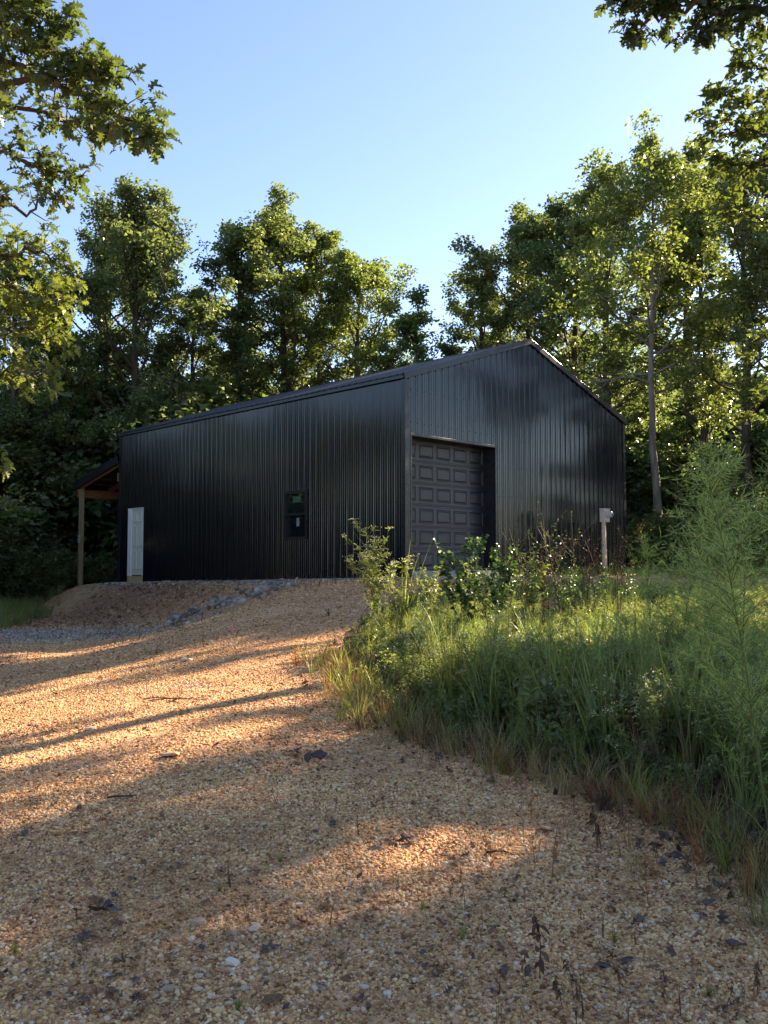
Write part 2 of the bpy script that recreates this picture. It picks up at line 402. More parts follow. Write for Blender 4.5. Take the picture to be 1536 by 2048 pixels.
# local axes: +x = along the long side (a), -y = along the gable (b)
def L(a, b, z): return Vector((a, -b, z))
def rib_profile(w0, w1, pitch=0.2286, h=0.019):
    """(coordinate, height) pairs of ribbed sheet between w0 and w1"""
    P = []
    k = math.floor(w0/pitch)-1
    while k*pitch < w1+pitch:
        c = k*pitch + pitch/2
        for dx, hh in ((-0.032, 0), (-0.012, h), (0.012, h), (0.032, 0), (0.061, 0), (0.070, 0.0075), (0.082, 0.0075), (0.091, 0), (0.137, 0), (0.146, 0.0075), (0.158, 0.0075), (0.167, 0)):
            P.append((c+dx, hh))
        k += 1
    def h_at(x):
        for (a0, h0), (a1, h1) in zip(P, P[1:]):
            if a0 <= x <= a1: return h0+(h1-h0)*(x-a0)/(a1-a0+1e-9)
        return 0
    Q = [(w0, h_at(w0))] + [p for p in P if w0+1e-4 < p[0] < w1-1e-4] + [(w1, h_at(w1))]
    return Q
random.seed(3)
def wall_sheet(name, w0, w1, zlo, zhi, side, m, splits=(), kinks=()):
    """ribbed sheet; zlo/zhi functions of the coordinate along the wall"""
    mb = MB(); Q = rib_profile(w0, w1, h=0.015 if side == 'long' else 0.022)
    # the pans between the ribs are never quite flat: add points so that they can bow
    QQ = [Q[0]]
    for (c0_, h0_), (c1_, h1_) in zip(Q, Q[1:]):
        m_ = 3 if (c1_-c0_) > 0.026 and abs(h0_-h1_) < 1e-6 else 1
        for j in range(1, m_+1): QQ.append((c0_+(c1_-c0_)*j/m_, h0_+(h1_-h0_)*j/m_))
    Q = QQ; rows = 7; vs = []
    bow = {k_: (random.uniform(-0.0015, 0.0030), random.random()*6, random.uniform(1.2, 3.5)) for k_ in range(-3, 80)}
    ph = random.random()*6; off = random.random()*0.004
    for c, h in Q:
        z0, z1 = zlo(c), zhi(c)
        for r_ in range(rows+1):
            z = z0+(z1-z0)*r_/rows
            kb = math.floor((c-0.1143)/0.2286)+1; tt = ((c-0.1143)/0.2286) % 1.0
            am, p2, fq_ = bow[kb+2]
            hh = h + 0.003 + off + 0.0012*math.sin(z*2.1+ph+c*3) + (am+0.0012*math.sin(z*fq_+p2))*math.sin(PI*tt)
            vs.append(L(c, -hh, z) if side == 'long' else L(-hh, c, z))
    fs = []
    for i in range(len(Q)-1):
        for r_ in range(rows):
            a0 = i*(rows+1)+r_; f = (a0, a0+rows+1, a0+rows+2, a0+1)
            fs.append(f if side == 'gable' else f[::-1])
    mb.add(vs, fs); return mb.build(name, m, barn)
# door / window places
GD0, GD1, GDZ0, GDZ1 = 0.163, 3.213, 1.40, 4.45           # garage opening (b, z)
ZB = BZ-0.07
DA0, DA1, DZ0, DZ1 = 10.90, 11.97, 1.20, 3.35             # walk door (a, z)
WA0, WA1, WZ0, WZ1 = 3.55, 4.47, 2.20, 3.55               # window (a, z)  (set again below)
def a_of(u):      # position along long wall seen at column u
    k = (u-768)/F
    return (NX-k*NY)/(k*Ad.y-Ad.x)
def z_of(v, dist): return EYE + dist*math.tan(math.atan((1024-v)/F)+PITCH)
DA0, DA1 = a_of(287), a_of(257)
WA0, WA1 = a_of(614), a_of(570)
wd_ = NY+Ad.y*(WA0+WA1)/2
WZ0, WZ1 = z_of(1077, wd_), z_of(983, wd_)
dd_ = NY+Ad.y*(DA0+DA1)/2
DZ0, DZ1 = z_of(1152, dd_), z_of(1016, dd_)
ze = BZ+HE; zr = BZ+HR
# long side wall sheets, 3 ft cover each
SH = 0.9144
k = 0
while k*SH < LEN-0.01:
    w0, w1 = k*SH, min(LEN, (k+1)*SH)
    cuts = sorted(set([w0, w1]+[c for c in (DA0, DA1, WA0, WA1) if w0 < c < w1]))
    for c0, c1 in zip(cuts, cuts[1:]):
        mid = (c0+c1)/2
        segs = [(ZB, ze)]
        if DA0 < mid < DA1: segs = [(DZ1, ze)]
        if WA0 < mid < WA1: segs = [(ZB, WZ0), (WZ1, ze)]
        for z0, z1 in segs: wall_sheet('wall_panel', c0, c1, lambda c, z0=z0: z0, lambda c, z1=z1: z1, 'long', M['black'])
    k += 1
def rake(c): return ze + (zr-ze)*(1-abs(c-WID/2)/(WID/2))
k = 0
while k*SH < WID-0.01:
    w0, w1 = k*SH, min(WID, (k+1)*SH)
    cuts = sorted(set([w0, w1]+[c for c in (GD0, GD1, WID/2) if w0 < c < w1]))
    for c0, c1 in zip(cuts, cuts[1:]):
        mid = (c0+c1)/2
        z0 = GDZ1 if GD0 < mid < GD1 else ZB
        wall_sheet('wall_panel', c0, c1, lambda c, z0=z0: z0, rake, 'gable', M['black'])
    k += 1
# inner shell so the barn is a closed solid (far walls)
mb = MB()
mb.add([L(LEN, 0, ZB), L(LEN, WID, ZB), L(LEN, WID, ze), L(LEN, WID/2, zr), L(LEN, 0, ze)], [(0, 1, 2, 3, 4)])
mb.add([L(0, WID, ZB), L(LEN, WID, ZB), L(LEN, WID, ze), L(0, WID, ze)], [(0, 1, 2, 3)])
mb.build('back_wall', M['black'], barn)
# roof sheets, ribs running up the slope
slope = math.atan2(zr-ze, WID/2); sl = math.hypot(zr-ze, WID/2)
def roof_sheet(w0, w1, side):
    mb = MB(); Q = rib_profile(w0, w1); vs = []
    ny = math.sin(slope)
    for c, h in Q:
        hh = h+0.045
        for s_ in (-0.10, sl+0.0):
            b = s_*math.cos(slope); z = ze+s_*math.sin(slope)
            b -= hh*math.sin(slope); z += hh*math.cos(slope)
            if side: b = WID-b
            vs.append(L(c, b, z))
    fs = [(2*i, 2*i+1, 2*i+3, 2*i+2) for i in range(len(Q)-1)]
    if not side: fs = [f[::-1] for f in fs]
    mb.add(vs, fs); mb.build('roof_panel', M['roof'], barn)
w0 = -0.06
while w0 < LEN+0.05:
    w1 = min(LEN+0.06, w0+SH)
    roof_sheet(w0, w1, 0); roof_sheet(w0, w1, 1); w0 = w1
# ridge cap
mb = MB(); c0, c1 = -0.07, LEN+0.07
rc = [(-0.17, -0.17*math.tan(slope)), (0, 0), (0.17, -0.17*math.tan(slope))]
vs = []
for c in (c0, c1):
    for db, dz in rc: vs.append(L(c, WID/2+db, zr+dz+0.078))
mb.add(vs, [(0, 1, 4, 3), (1, 2, 5, 4)]); mb.build('ridge_cap', M['roof'], barn)
# trims
def bar(name, p, q, wv, tv, m=M['trim'], parent=barn):
    """box-section bar from p to q, wv/tv half extent vectors"""
    mb = MB(); vs = []
    for e in (p, q):
        for i, j in ((-1, -1), (1, -1), (1, 1), (-1, 1)): vs.append(e + wv*i + tv*j)
    mb.add(vs, [(0, 1, 2, 3), (7, 6, 5, 4), (0, 4, 5, 1), (1, 5, 6, 2), (2, 6, 7, 3), (3, 7, 4, 0)])
    me = mb.mesh(name, m); o = link(name, me, parent)
    mod = o.modifiers.new('b', 'BEVEL'); mod.width = 0.006; mod.segments = 2
    return o
off = 0.035
def rake_trim(b0, b1, z0, z1):
    d = (L(0, b1, z1)-L(0, b0, z0)).normalized(); n_ = Vector((1, 0, 0)).cross(d).normalized()
    if n_.z < 0: n_ = -n_
    p = L(-off-0.010, b0, z0)+n_*0.0; q = L(-off-0.010, b1, z1)+n_*0.0
    bar('rake_trim', p, q, n_*0.072, Vector((0.026, 0, 0)))
rake_trim(-0.09, WID/2, ze-0.09*math.tan(slope), zr)
rake_trim(WID/2, WID+0.09, zr, ze-0.09*math.tan(slope))
bar('eave_trim', L(-0.05, -0.055, ze-0.02), L(LEN+0.04, -0.055, ze-0.02), Vector((0, 0, 0.055)), Vector((0, 0.022, 0)))
for (a, b) in ((0, 0), (LEN, 0), (0, WID)):
    mb = MB()
    sa = 1 if a > 0 else -1; sb_ = 1 if b > 0 else -1
    z0, z1 = ZB, ze-0.09
    oa = L(a+sa*0.030, b+sb_*0.030, 0)
    i1 = L(a-sa*0.085, b+sb_*0.030, 0); i2 = L(a+sa*0.030, b-sb_*0.085, 0)
    pts = [i1, oa, i2]
    vs = [p+Vector((0, 0, z)) for p in pts for z in (z0, z1)]
    j1 = L(a-sa*0.085, b+sb_*0.002, 0); j2 = L(a+sa*0.002, b-sb_*0.085, 0)
    vs += [p+Vector((0, 0, z)) for p in (j1, j2) for z in (z0, z1)]
    mb.add(vs, [(0, 2, 3, 1), (2, 4, 5, 3), (6, 0, 1, 7), (4, 8, 9, 5)])
    mb.build('corner_trim', M['trim'], barn)
# skirt board at the foot
bar('skirt_board', L(0.1, -0.012, ZB-0.04), L(LEN, -0.012, ZB-0.04), Vector((0, 0, 0.09)), Vector((0, 0.012, 0)), M['lumber'])
# screws on the gable sheets
mb = MB()
for zz in (1.75, 2.5, 3.25, 4.0, 4.75, 5.5, 6.25):
    c = 0.2286*0.5+0.06
    while c < WID:
        inside_door = GD0-0.05 < c < GD1+0.05 and zz < GDZ1+0.06
        if zz < rake(c)-0.15 and not inside_door:
            p = L(-0.013, c, zz+random.uniform(-.01, .01)); r_ = 0.009
            vs = [p+Vector((-0.006, math.cos(q)*r_, math.sin(q)*r_)) for q in [i*PI/3 for i in range(6)]]+[p+Vector((0.004, math.cos(q)*r_*1.5, math.sin(q)*r_*1.5)) for q in [i*PI/3 for i in range(6)]]
            mb.add(vs, [tuple(range(6))]+[(i, (i+1) % 6, (i+1) % 6+6, i+6) for i in range(6)])
        c += 0.2286
mb.build('screw_heads', M['trim'], barn, kind='stuff')
# garage opening: header and jamb returns, recessed door
REC = 0.36
mb = MB()
mb.add([L(0, GD0, ZB), L(REC, GD0, ZB), L(REC, GD0, GDZ1), L(0, GD0, GDZ1)], [(0, 1, 2, 3)])
mb.add([L(0, GD1, ZB), L(REC, GD1, ZB), L(REC, GD1, GDZ1), L(0, GD1, GDZ1)], [(3, 2, 1, 0)])
mb.add([L(0, GD0, GDZ1), L(0, GD1, GDZ1), L(REC, GD1, GDZ1), L(REC, GD0, GDZ1)], [(0, 1, 2, 3)])
mb.build('door_jamb', M['trim'], barn)
for b in (GD0, GD1):
    bar('opening_trim', L(-0.028, b, ZB), L(-0.028, b, GDZ1+0.05), Vector((0, 0.03, 0)), Vector((0.006, 0, 0)))
bar('opening_trim', L(-0.028, GD0-0.03, GDZ1+0.02), L(-0.028, GD1+0.03, GDZ1+0.02), Vector((0, 0, 0.03)), Vector((0.0055, 0, 0)))
mb = MB(); mb.box(-0.02, 2.0, -GD1-0.1, -GD0+0.05, 0.9, GDZ0); mb.build('concrete_slab', M['conc'], barn)
# garage door: six sections, panels raised on each
mb = MB(); mb.box(REC+0.03, REC+0.06, -GD1-0.1, -GD0+0.1, GDZ0, GDZ1+0.1)
gdoor = mb.build('garage_door', M['gdoor'], barn)
sec = (GDZ1-GDZ0)/6
def raised(b0, b1, z0, z1):
    """stile-and-rail frame face with a raised field"""
    mb = MB(); x = REC
    def ring(i0, i1, x0, x1):
        o_ = [L(x0, b0+i0, z0+i0), L(x0, b1-i0, z0+i0), L(x0, b1-i0, z1-i0), L(x0, b0+i0, z1-i0)]
        n_ = [L(x1, b0+i1, z0+i1), L(x1, b1-i1, z0+i1), L(x1, b1-i1, z1-i1), L(x1, b0+i1, z1-i1)]
        mb.add(o_+n_, [(i, (i+1) % 4, (i+1) % 4+4, i+4) for i in range(4)])
        return n_
    ring(0, 0.020, x+0.001, x+0.017); ring(0.020, 0.030, x+0.017, x+0.017); e = ring(0.030, 0.062, x+0.017, x-0.004)
    mb.add(e, [(0, 1, 2, 3)])
    return mb
npan = 5; pw = (GD1-GD0)/npan
for i in range(6):
    z0 = GDZ0+i*sec; z1 = z0+sec
    mb = MB(); x = REC; g0, g1 = GD0-0.04, GD1+0.04
    pz0, pz1 = z0+0.085, z1-0.085
    # section face with openings for the panels
    def fq(b0, b1, za, zb_): mb.add([L(x, b0, za), L(x, b1, za), L(x, b1, zb_), L(x, b0, zb_)], [(0, 1, 2, 3)])
    for (za, zb_) in ((z0+0.006, z0+0.028), (z0+0.034, pz0), (pz1, z1-0.034), (z1-0.028, z1-0.006)): fq(g0, g1, za, zb_)
    fq(g0, GD0+0.05, pz0, pz1)
    for j in range(npan):
        b1 = GD0+(j+1)*pw; fq(b1-0.05, b1+0.05 if j < npan-1 else g1, pz0, pz1)
    # shallow grooves between
    for za, zb_ in ((z0-0.006 if i else z0, z0+0.006), (z0+0.028, z0+0.034), (z1-0.034, z1-0.028)):
        vs = [L(x, g0, za), L(x, g1, za), L(x+0.008, g1, (za+zb_)/2), L(x+0.008, g0, (za+zb_)/2), L(x, g1, zb_), L(x, g0, zb_)]
        mb.add(vs, [(0, 1, 2, 3), (3, 2, 4, 5)])
    mb.build('door_section', M['gdoor'], gdoor)
    for j in range(npan):
        raised(GD0+j*pw+0.05, GD0+(j+1)*pw-0.05, pz0, pz1).build('raised_panel', M['gdoor'], gdoor)
# walk door
mb = MB(); fr = 0.025; dep = 0.13
mb.add([L(DA0, 0, DZ0), L(DA0, dep, DZ0), L(DA0, dep, DZ1), L(DA0, 0, DZ1)], [(0, 1, 2, 3)])
mb.add([L(DA1, 0, DZ0), L(DA1, dep, DZ0), L(DA1, dep, DZ1), L(DA1, 0, DZ1)], [(3, 2, 1, 0)])
mb.add([L(DA0, 0, DZ1), L(DA0, dep, DZ1), L(DA1, dep, DZ1), L(DA1, 0, DZ1)], [(0, 1, 2, 3)])
for a0, a1 in ((DA0-0.0, DA0+fr), (DA1-fr, DA1+0.0)): mb.box(a0, a1, 0.012, 0.03, DZ0, DZ1)
mb.box(DA1-0.20, DA1-fr-0.001, -dep*0.3, 0.028, DZ0, DZ1-fr)          # deep white jamb seen on the left
mb.box(DA0+fr, DA1-fr, 0.012, 0.03, DZ1-fr, DZ1)
frame = mb.build('door_frame', M['white'], barn)
d0, d1 = DA0+fr, DA1-0.20
mb = MB(); mb.box(d0, d1, -0.06, -0.005, DZ0+0.03, DZ1-fr)
wdoor = mb.build('walk_door', M['cream'], barn)
dw = d1-d0; dh = DZ1-DZ0-0.08
for (f0, f1) in ((0.14, 0.46), (0.54, 0.86)):
    for (g0, g1) in ((0.08, 0.36), (0.42, 0.74), (0.80, 0.94)):
        mb = MB(); a0, a1 = d0+dw*f0, d0+dw*f1; z0, z1 = DZ0+0.05+dh*g0, DZ0+0.05+dh*g1
        def ring(i0, i1, y0, y1):
            o_ = [Vector((a0+i0, y0, z0+i0)), Vector((a1-i0, y0, z0+i0)), Vector((a1-i0, y0, z1-i0)), Vector((a0+i0, y0, z1-i0))]
            n_ = [Vector((a0+i1, y1, z0+i1)), Vector((a1-i1, y1, z0+i1)), Vector((a1-i1, y1, z1-i1)), Vector((a0+i1, y1, z1-i1))]
            mb.add(o_+n_, [(i, i+4, (i+1) % 4+4, (i+1) % 4) for i in range(4)]); return n_
        ring(0, 0.018, -0.0045, 0.014); e = ring(0.018, 0.045, 0.014, 0.002)
        mb.add(e, [(3, 2, 1, 0)]); mb.build('door_panel', M['cream'], wdoor)
mb = MB(); mb.tube([(d0+0.07, 0.0, DZ0+0.95), (d0+0.07, 0.05, DZ0+0.95)], [0.028, 0.030], 10); mb.build('door_knob', M['meterbox'], wdoor)
mb = MB(); mb.box(DA0, DA1, -0.04, 0.025, ZB-0.02, DZ0-0.004); mb.build('kick_board', M['kick'], barn)
# window
mb = MB(); f_ = 0.05
for (a0, a1, z0, z1) in ((WA0, WA0+f_, WZ0, WZ1), (WA1-f_, WA1, WZ0, WZ1), (WA0+f_, WA1-f_, WZ0, WZ0+f_), (WA0+f_, WA1-f_, WZ1-f_, WZ1)):
    mb.box(a0, a1, -0.07, 0.032, z0, z1)
zm = (WZ0+WZ1)/2+0.02
mb.box(WA0+f_, WA1-f_, -0.05, 0.022, zm-0.028, zm+0.028)
win = mb.build('window', M['winframe'], barn)
mb = MB(); mb.box(WA0+f_, WA1-f_, -0.026, -0.02, zm+0.028, WZ1-f_); mb.build('pane', M['glass'], win)
mb = MB(); mb.box(WA0+f_, WA1-f_, -0.046, -0.04, WZ0+f_, zm-0.028); mb.build('pane', M['glass'], win)
ww = WA1-WA0; wh = WZ1-WZ0
mb = MB(); sx0, sx1 = WA0+ww*0.30, WA0+ww*0.68; sz0, sz1 = WZ1-wh*0.235, WZ1-wh*0.095
mb.box(sx0, sx1, -0.0195, -0.0175, sz0, sz1)
for i in range(4):
    zz = sz1-0.03-i*(sz1-sz0-0.03)/4
    mb.box(sx0+0.02, sx1-0.02-(0.06 if i in (1, 3) else 0), -0.0174, -0.0168, zz-0.012, zz, 1)
mb.build('window_label', [M['sticker'], M['stickertxt']], win)
mb = MB(); mb.box(WA0+ww*0.40, WA0+ww*0.53, -0.0395, -0.038, WZ0+wh*0.26, WZ0+wh*0.44); mb.build('window_label', M['grey'], win)
# J-trim round the window
for (p, q, wv) in ((L(WA0-0.02, -0.02, WZ0-0.03), L(WA0-0.02, -0.02, WZ1+0.03), Vector((0.02, 0, 0))), (L(WA1+0.02, -0.02, WZ0-0.03), L(WA1+0.02, -0.02, WZ1+0.03), Vector((0.02, 0, 0))),
                   (L(WA0, -0.0205, WZ1+0.015), L(WA1, -0.0205, WZ1+0.015), Vector((0, 0, 0.016))), (L(WA0, -0.0205, WZ0-0.015), L(WA1, -0.0205, WZ0-0.015), Vector((0, 0, 0.016)))):
    bar('window_trim', p, q, wv, Vector((0, 0.014, 0)))
# lean-to at the far left end
E0 = 2.86; PXa = LEN+E0
zt = 5.02; zo = 4.33                         # roof height at wall and at outer edge
aout = LEN+3.12
def zroof(a): return zt+(zo-zt)*(a-LEN)/(aout-LEN)
b = -0.08
while b < WID-0.05:
    b2 = min(WID, b+SH); mb = MB(); vs = []
    Q = rib_profile(b, b2)
    for c, h in Q:
        for a in (LEN+0.01, aout+0.03): vs.append(L(a, c, zroof(a)+0.012+h))
    mb.add(vs, [(2*i, 2*i+2, 2*i+3, 2*i+1) for i in range(len(Q)-1)]); mb.build('lean_to_roof_panel', M['roof'], barn); b = b2
sd_ = (L(aout, 0, zo)-L(LEN, 0, zt)).normalized(); nn = Vector((0, 1, 0)).cross(sd_); nn = nn if nn.z > 0 else -nn
bar('lean_to_rake_trim', L(LEN+0.02, -0.10, zt-0.06), L(aout+0.03, -0.10, zo-0.06), nn*0.13, Vector((0, 0.02, 0)))
bar('lean_to_fascia', L(aout+0.05, -0.08, zo-0.06), L(aout+0.05, WID, zo-0.06), Vector((0, 0, 0.13)), Vector((0.02, 0, 0)))
for bb in [0.02, 1.22, 2.44, 3.66, 4.88, 6.1, 7.3, 8.5]:
    bar('rafter', L(LEN+0.03, bb, zt-0.15), L(aout, bb, zo-0.15), nn*0.095, Vector((0, 0.019, 0)), M['rafter'])
for q in range(5):
    a = LEN+0.3+q*0.62
    bar('purlin', L(a, -0.06, zroof(a)-0.022), L(a, WID-0.1, zroof(a)-0.022), sd_*0.045, nn*0.018, M['rafter'])
bar('header_beam', L(PXa, -0.06, zo-0.30), L(PXa, WID-0.1, zo-0.30), Vector((0, 0, 0.14)), Vector((0.02, 0, 0)), M['rafter'])
bar('header_beam', L(LEN+0.06, -0.06, zt-0.62), L(LEN+0.06, WID-0.1, zt-0.62), Vector((0, 0, 0.14)), Vector((0.02, 0, 0)), M['rafter'])
for bb in (0.06, 3.1, 6.2, 9.1):
    wp = BM @ Vector((PXa, bb, 0))
    o = bar('post', L(PXa-0.075, bb, hz(wp.x, wp.y)-0.3), L(PXa-0.075, bb, zo-0.12), Vector((0.068, 0, 0)), Vector((0, 0.068, 0)), M['lumber'])
# security camera sign on the post
sp = BM @ Vector((PXa-0.075, 0.06-0.072, 0)); sz = z_of(1078, sp.y)
sg = empty('camera_sign', (sp.x, sp.y, sz), barn.rotation_euler.z, label='small white sign with black camera symbol on the lean-to post', cat='sign')
mb = MB(); mb.box(-0.072, 0.072, 0.0, 0.004, -0.13, 0.13); mb.build('sign_plate', M['signwhite'], sg)
mb = MB()
y_ = 0.0055
def poly(pts): mb.add([Vector((-p[0], y_, p[1])) for p in pts], [tuple(range(len(pts)))])
poly([(-0.05, 0.085), (0.035, 0.055), (0.052, 0.02), (-0.02, 0.025), (-0.05, 0.05)]); poly([(-0.015, 0.022), (0.002, 0.022), (0.002, -0.012), (-0.015, -0.012)])
poly([(0.002, -0.002), (0.02, -0.002), (0.02, -0.016), (-0.015, -0.016)])
for i in range(3): poly([(-0.045, -0.04-0.026*i), (0.045-0.01*i, -0.04-0.026*i), (0.045-0.01*i, -0.053-0.026*i), (-0.045, -0.053-0.026*i)])
mb.build('symbol', M['signblack'], sg)

# ------------------------------------------------------------------ electric meter on its post
mx, my = 5.72, 23.55
mz = z_of(1018, my)
met = empty('meter_post', (mx, my, 0), barn.rotation_euler.z, label='grey electric meter box on a pinkish post before the barn gable', cat='electric meter')
g0 = hz(mx, my)
mb = MB(); mb.tube([(0, 0, g0-0.2), (0.01, 0, (g0+mz)/2), (0, 0, mz-0.3)], [0.052, 0.052, 0.05], 14); mb.build('post', M['pvc'], met, smooth=False)
mb = MB(); mb.tube([(-0.02, -0.10, g0-0.2), (0.0, -0.095, g0+0.9), (0.0, -0.09, mz-0.4)], 0.012, 8); mb.build('conduit', M['pvc'], met)
mb = MB(); mb.tube([(0.0, -0.06, mz-0.30), (-0.03, -0.075, mz-0.38), (0.0, -0.09, mz-0.42)], 0.009, 6); mb.build('wire', M['copper'], met)
mb = MB(); mb.box(-0.07, 0.08, -0.19, 0.07, mz-0.34, mz); o = mb.build('meter_box', M['meterbox'], met)
o.modifiers.new('b', 'BEVEL').width = 0.008
mb = MB(); mb.box(-0.08, 0.085, -0.195, 0.075, mz+0.001, mz+0.012); mb.build('lid', M['white'], met)
mb = MB()
mb.tube([(-0.07, -0.08, mz-0.14), (-0.11, -0.08, mz-0.14)], [0.095, 0.095], 18); mb.build('meter_ring', M['meterbox'], met)
mb = MB()
mb.tube([(-0.11, -0.08, mz-0.14), (-0.19, -0.08, mz-0.14), (-0.21, -0.08, mz-0.14)], [0.085, 0.08, 0.05], 18); mb.build('meter_glass', M['meterglass'], met, smooth=False)
mb = MB(); mb.tube([(-0.211, -0.08, mz-0.15), (-0.214, -0.08, mz-0.15)], [0.03, 0.03], 10); mb.build('dial', M['signblack'], met)
mb = MB(); mb.box(-0.073, -0.071, -0.05, 0.02, mz-0.29, mz-0.23); mb.build('label_plate', M['white'], met)
mb = MB(); mb.tube([(0.06, -0.02, g0+0.62), (-0.06, 0.0, g0+0.62)], 0.012, 6); mb.tube([(0, 0.09, g0+0.62), (0, -0.13, g0+0.62)], 0.014, 6); mb.build('clamp', M['white'], met)


# ------------------------------------------------------------------ trees
def quads_mesh(name, V, nper, mats, tint_seed=0, extra=None):
    """V: (n, nper, 3) array of polygons"""
    n = len(V); me = bpy.data.meshes.new(name)
    me.vertices.add(n*nper); me.vertices.foreach_set('co', V.reshape(-1).astype(np.float32))
    me.loops.add(n*nper); me.loops.foreach_set('vertex_index', np.arange(n*nper, dtype=np.int32))
    me.polygons.add(n); me.polygons.foreach_set('loop_start', np.arange(0, n*nper, nper, dtype=np.int32))
    me.update(calc_edges=True)
    for m in (mats if isinstance(mats, (list, tuple)) else [mats]): me.materials.append(m)
    rnd_attr(me, tint_seed); return me
def leaf_cloud(name, C, rng, size, outline, mat_, updir=0.6, droop=0.0, dirs=None, tint_seed=0, sizevar=0.3):
    """one leaf polygon per centre; outline = (k, 2) points, x along the leaf 0..1, y across"""
    n = len(C)
    nrm = rng.normal(size=(n, 3)); nrm[:, 2] = np.abs(nrm[:, 2])+updir; nrm /= np.linalg.norm(nrm, axis=1)[:, None]
    d = rng.normal(size=(n, 3)) if dirs is None else dirs+rng.normal(size=(n, 3))*0.45
    d[:, 2] -= droop
    d -= (d*nrm).sum(1)[:, None]*nrm; d /= np.linalg.norm(d, axis=1)[:, None]+1e-9
    s = np.cross(nrm, d)
    sc = size*(1+sizevar*rng.uniform(-1, 1, n))
    o = np.asarray(outline)
    V = C[:, None, :] + d[:, None, :]*(o[None, :, 0:1]*sc[:, None, None]) + s[:, None, :]*(o[None, :, 1:2]*sc[:, None, None])
    curl = (np.abs(o[:, 1])*0.5-(o[:, 0]-0.4)**2*0.35)
    V = V + nrm[:, None, :]*(curl[None, :, None]*sc[:, None, None])
    return quads_mesh(name, V, len(o), mat_, tint_seed)
DIAMOND = [(0, 0), (0.4, -0.33), (1, 0), (0.45, 0.33)]
half = [(0.0, 0.012), (0.12, 0.02), (0.20, 0.17), (0.30, 0.05), (0.42, 0.33), (0.52, 0.07), (0.66, 0.32), (0.74, 0.10), (0.86, 0.17), (1.0, 0.0)]
LOBED = half + [(a, -b) for a, b in half[-2::-1]]
OVAL = [(0, 0), (0.2, -0.2), (0.55, -0.27), (0.85, -0.13), (1, 0), (0.85, 0.13), (0.55, 0.27), (0.2, 0.2)]

def tree_meshes(seed, H, Rc, base, nleaf, lsize, bark='bark', lean=0.4, clump=0.62, nprim=26, openness=0.0, r0=None):
    rng = np.random.default_rng(seed); mb = MB()
    r0 = r0 or (0.05+0.0105*H)
    n = 14; tz = np.linspace(0, H*0.95, n)
    wx = np.cumsum(rng.normal(0, 0.10, n))*lean; wy = np.cumsum(rng.normal(0, 0.10, n))*lean
    wx -= wx[0]; wy -= wy[0]
    T = np.stack([wx, wy, tz-0.2*(tz == 0)], 1)
    rad = r0*(1-np.linspace(0, 1, n))**0.75+0.012; rad[0] *= 1.35
    mb.tube(T, rad, 8)
    def tp(t): 
        i = t*(n-1); k_ = min(int(i), n-2); return T[k_]+(T[k_+1]-T[k_])*(i-k_), rad[k_]
    cl = []
    ga = rng.uniform(0, 6)
    for k in range(nprim):
        t = base+(0.97-base)*((k+rng.uniform(0, 1))/nprim)
        p0, rr = tp(t); ga += 2.4+rng.normal(0, 0.5)
        u = (t-base)/(1-base)
        prof = (0.55+0.75*math.sin(PI*min(1, u*0.9+0.18)))*(1-0.45*u**3)
        ln = Rc*prof*rng.uniform(0.6, 1.12)*0.95
        el = R(rng.uniform(8, 38)+35*u)
        d = np.array([math.cos(ga)*math.cos(el), math.sin(ga)*math.cos(el), math.sin(el)])
        pts = [p0]; m_ = 5; dd = d.copy()
        for j in range(m_):
            dd = dd+rng.normal(0, 0.16, 3)+np.array([0, 0, 0.05]); dd /= np.linalg.norm(dd); pts.append(pts[-1]+dd*ln/m_)
        b0 = min(rr*0.55, 0.02+ln*0.014)
        mb.tube(pts, np.linspace(b0, 0.010, m_+1), 5, cap=False)
        for j in range(5):
            s_ = rng.uniform(0.3, 1.0); i = s_*m_; q = min(int(i), m_-1); p1 = pts[q]+(pts[q+1]-pts[q])*(i-q)
            e = dd+rng.normal(0, 0.75, 3); e[2] += 0.15; e /= np.linalg.norm(e); l2 = ln*rng.uniform(0.22, 0.45)+0.2
            pm = p1+e*l2*0.5+rng.normal(0, 0.06, 3); pe = p1+e*l2
            mb.tube([p1, pm, pe], [b0*0.4+0.004, 0.008, 0.004], 3, cap=False)
            cl.append((pe, 1.0)); cl.append((pm, 0.5))
        cl.append((pts[-1], 1.2))
    cl.append((T[-1], 1.3)); cl.append((T[-2], 1.0))
    keep = [c for c in cl if rng.random() > openness]
    P = np.array([c[0] for c in keep]); W = np.array([c[1] for c in keep])*rng.uniform(0.4, 1.4, len(keep)); W /= W.sum()
    idx = rng.choice(len(P), nleaf, p=W)
    rc = clump*rng.uniform(0.55, 1.25, len(P))
    off_ = rng.normal(size=(nleaf, 3)); off_ /= np.linalg.norm(off_, axis=1)[:, None]
    off_ *= (rng.random(nleaf)**0.45)[:, None]*rc[idx][:, None]
    off_[:, 2] *= 0.7; off_ += rng.normal(0, 0.05, off_.shape)
    C = P[idx]+off_
    crown = leaf_cloud('crown', C, rng, lsize, DIAMOND, M['leaf'], 0.5, 0.25, None, seed)
    trunk = mb.mesh('trunk', M[bark], True)
    return trunk, crown
PROTO = {}
def proto(key, *a, **k):
    PROTO[key] = tree_meshes(*a, **k)
proto('oakA', 11, 16, 3.3, 0.30, 24500, 0.150, nprim=32, clump=0.50, openness=0.22)
proto('oakB', 12, 17, 2.6, 0.34, 18500, 0.145, nprim=32, clump=0.45, openness=0.25)
proto('oakC', 13, 15, 3.6, 0.26, 25000, 0.150, nprim=34, clump=0.52, openness=0.22)
proto('thin', 14, 12, 1.6, 0.35, 6000, 0.15, nprim=18, openness=0.2, clump=0.38)
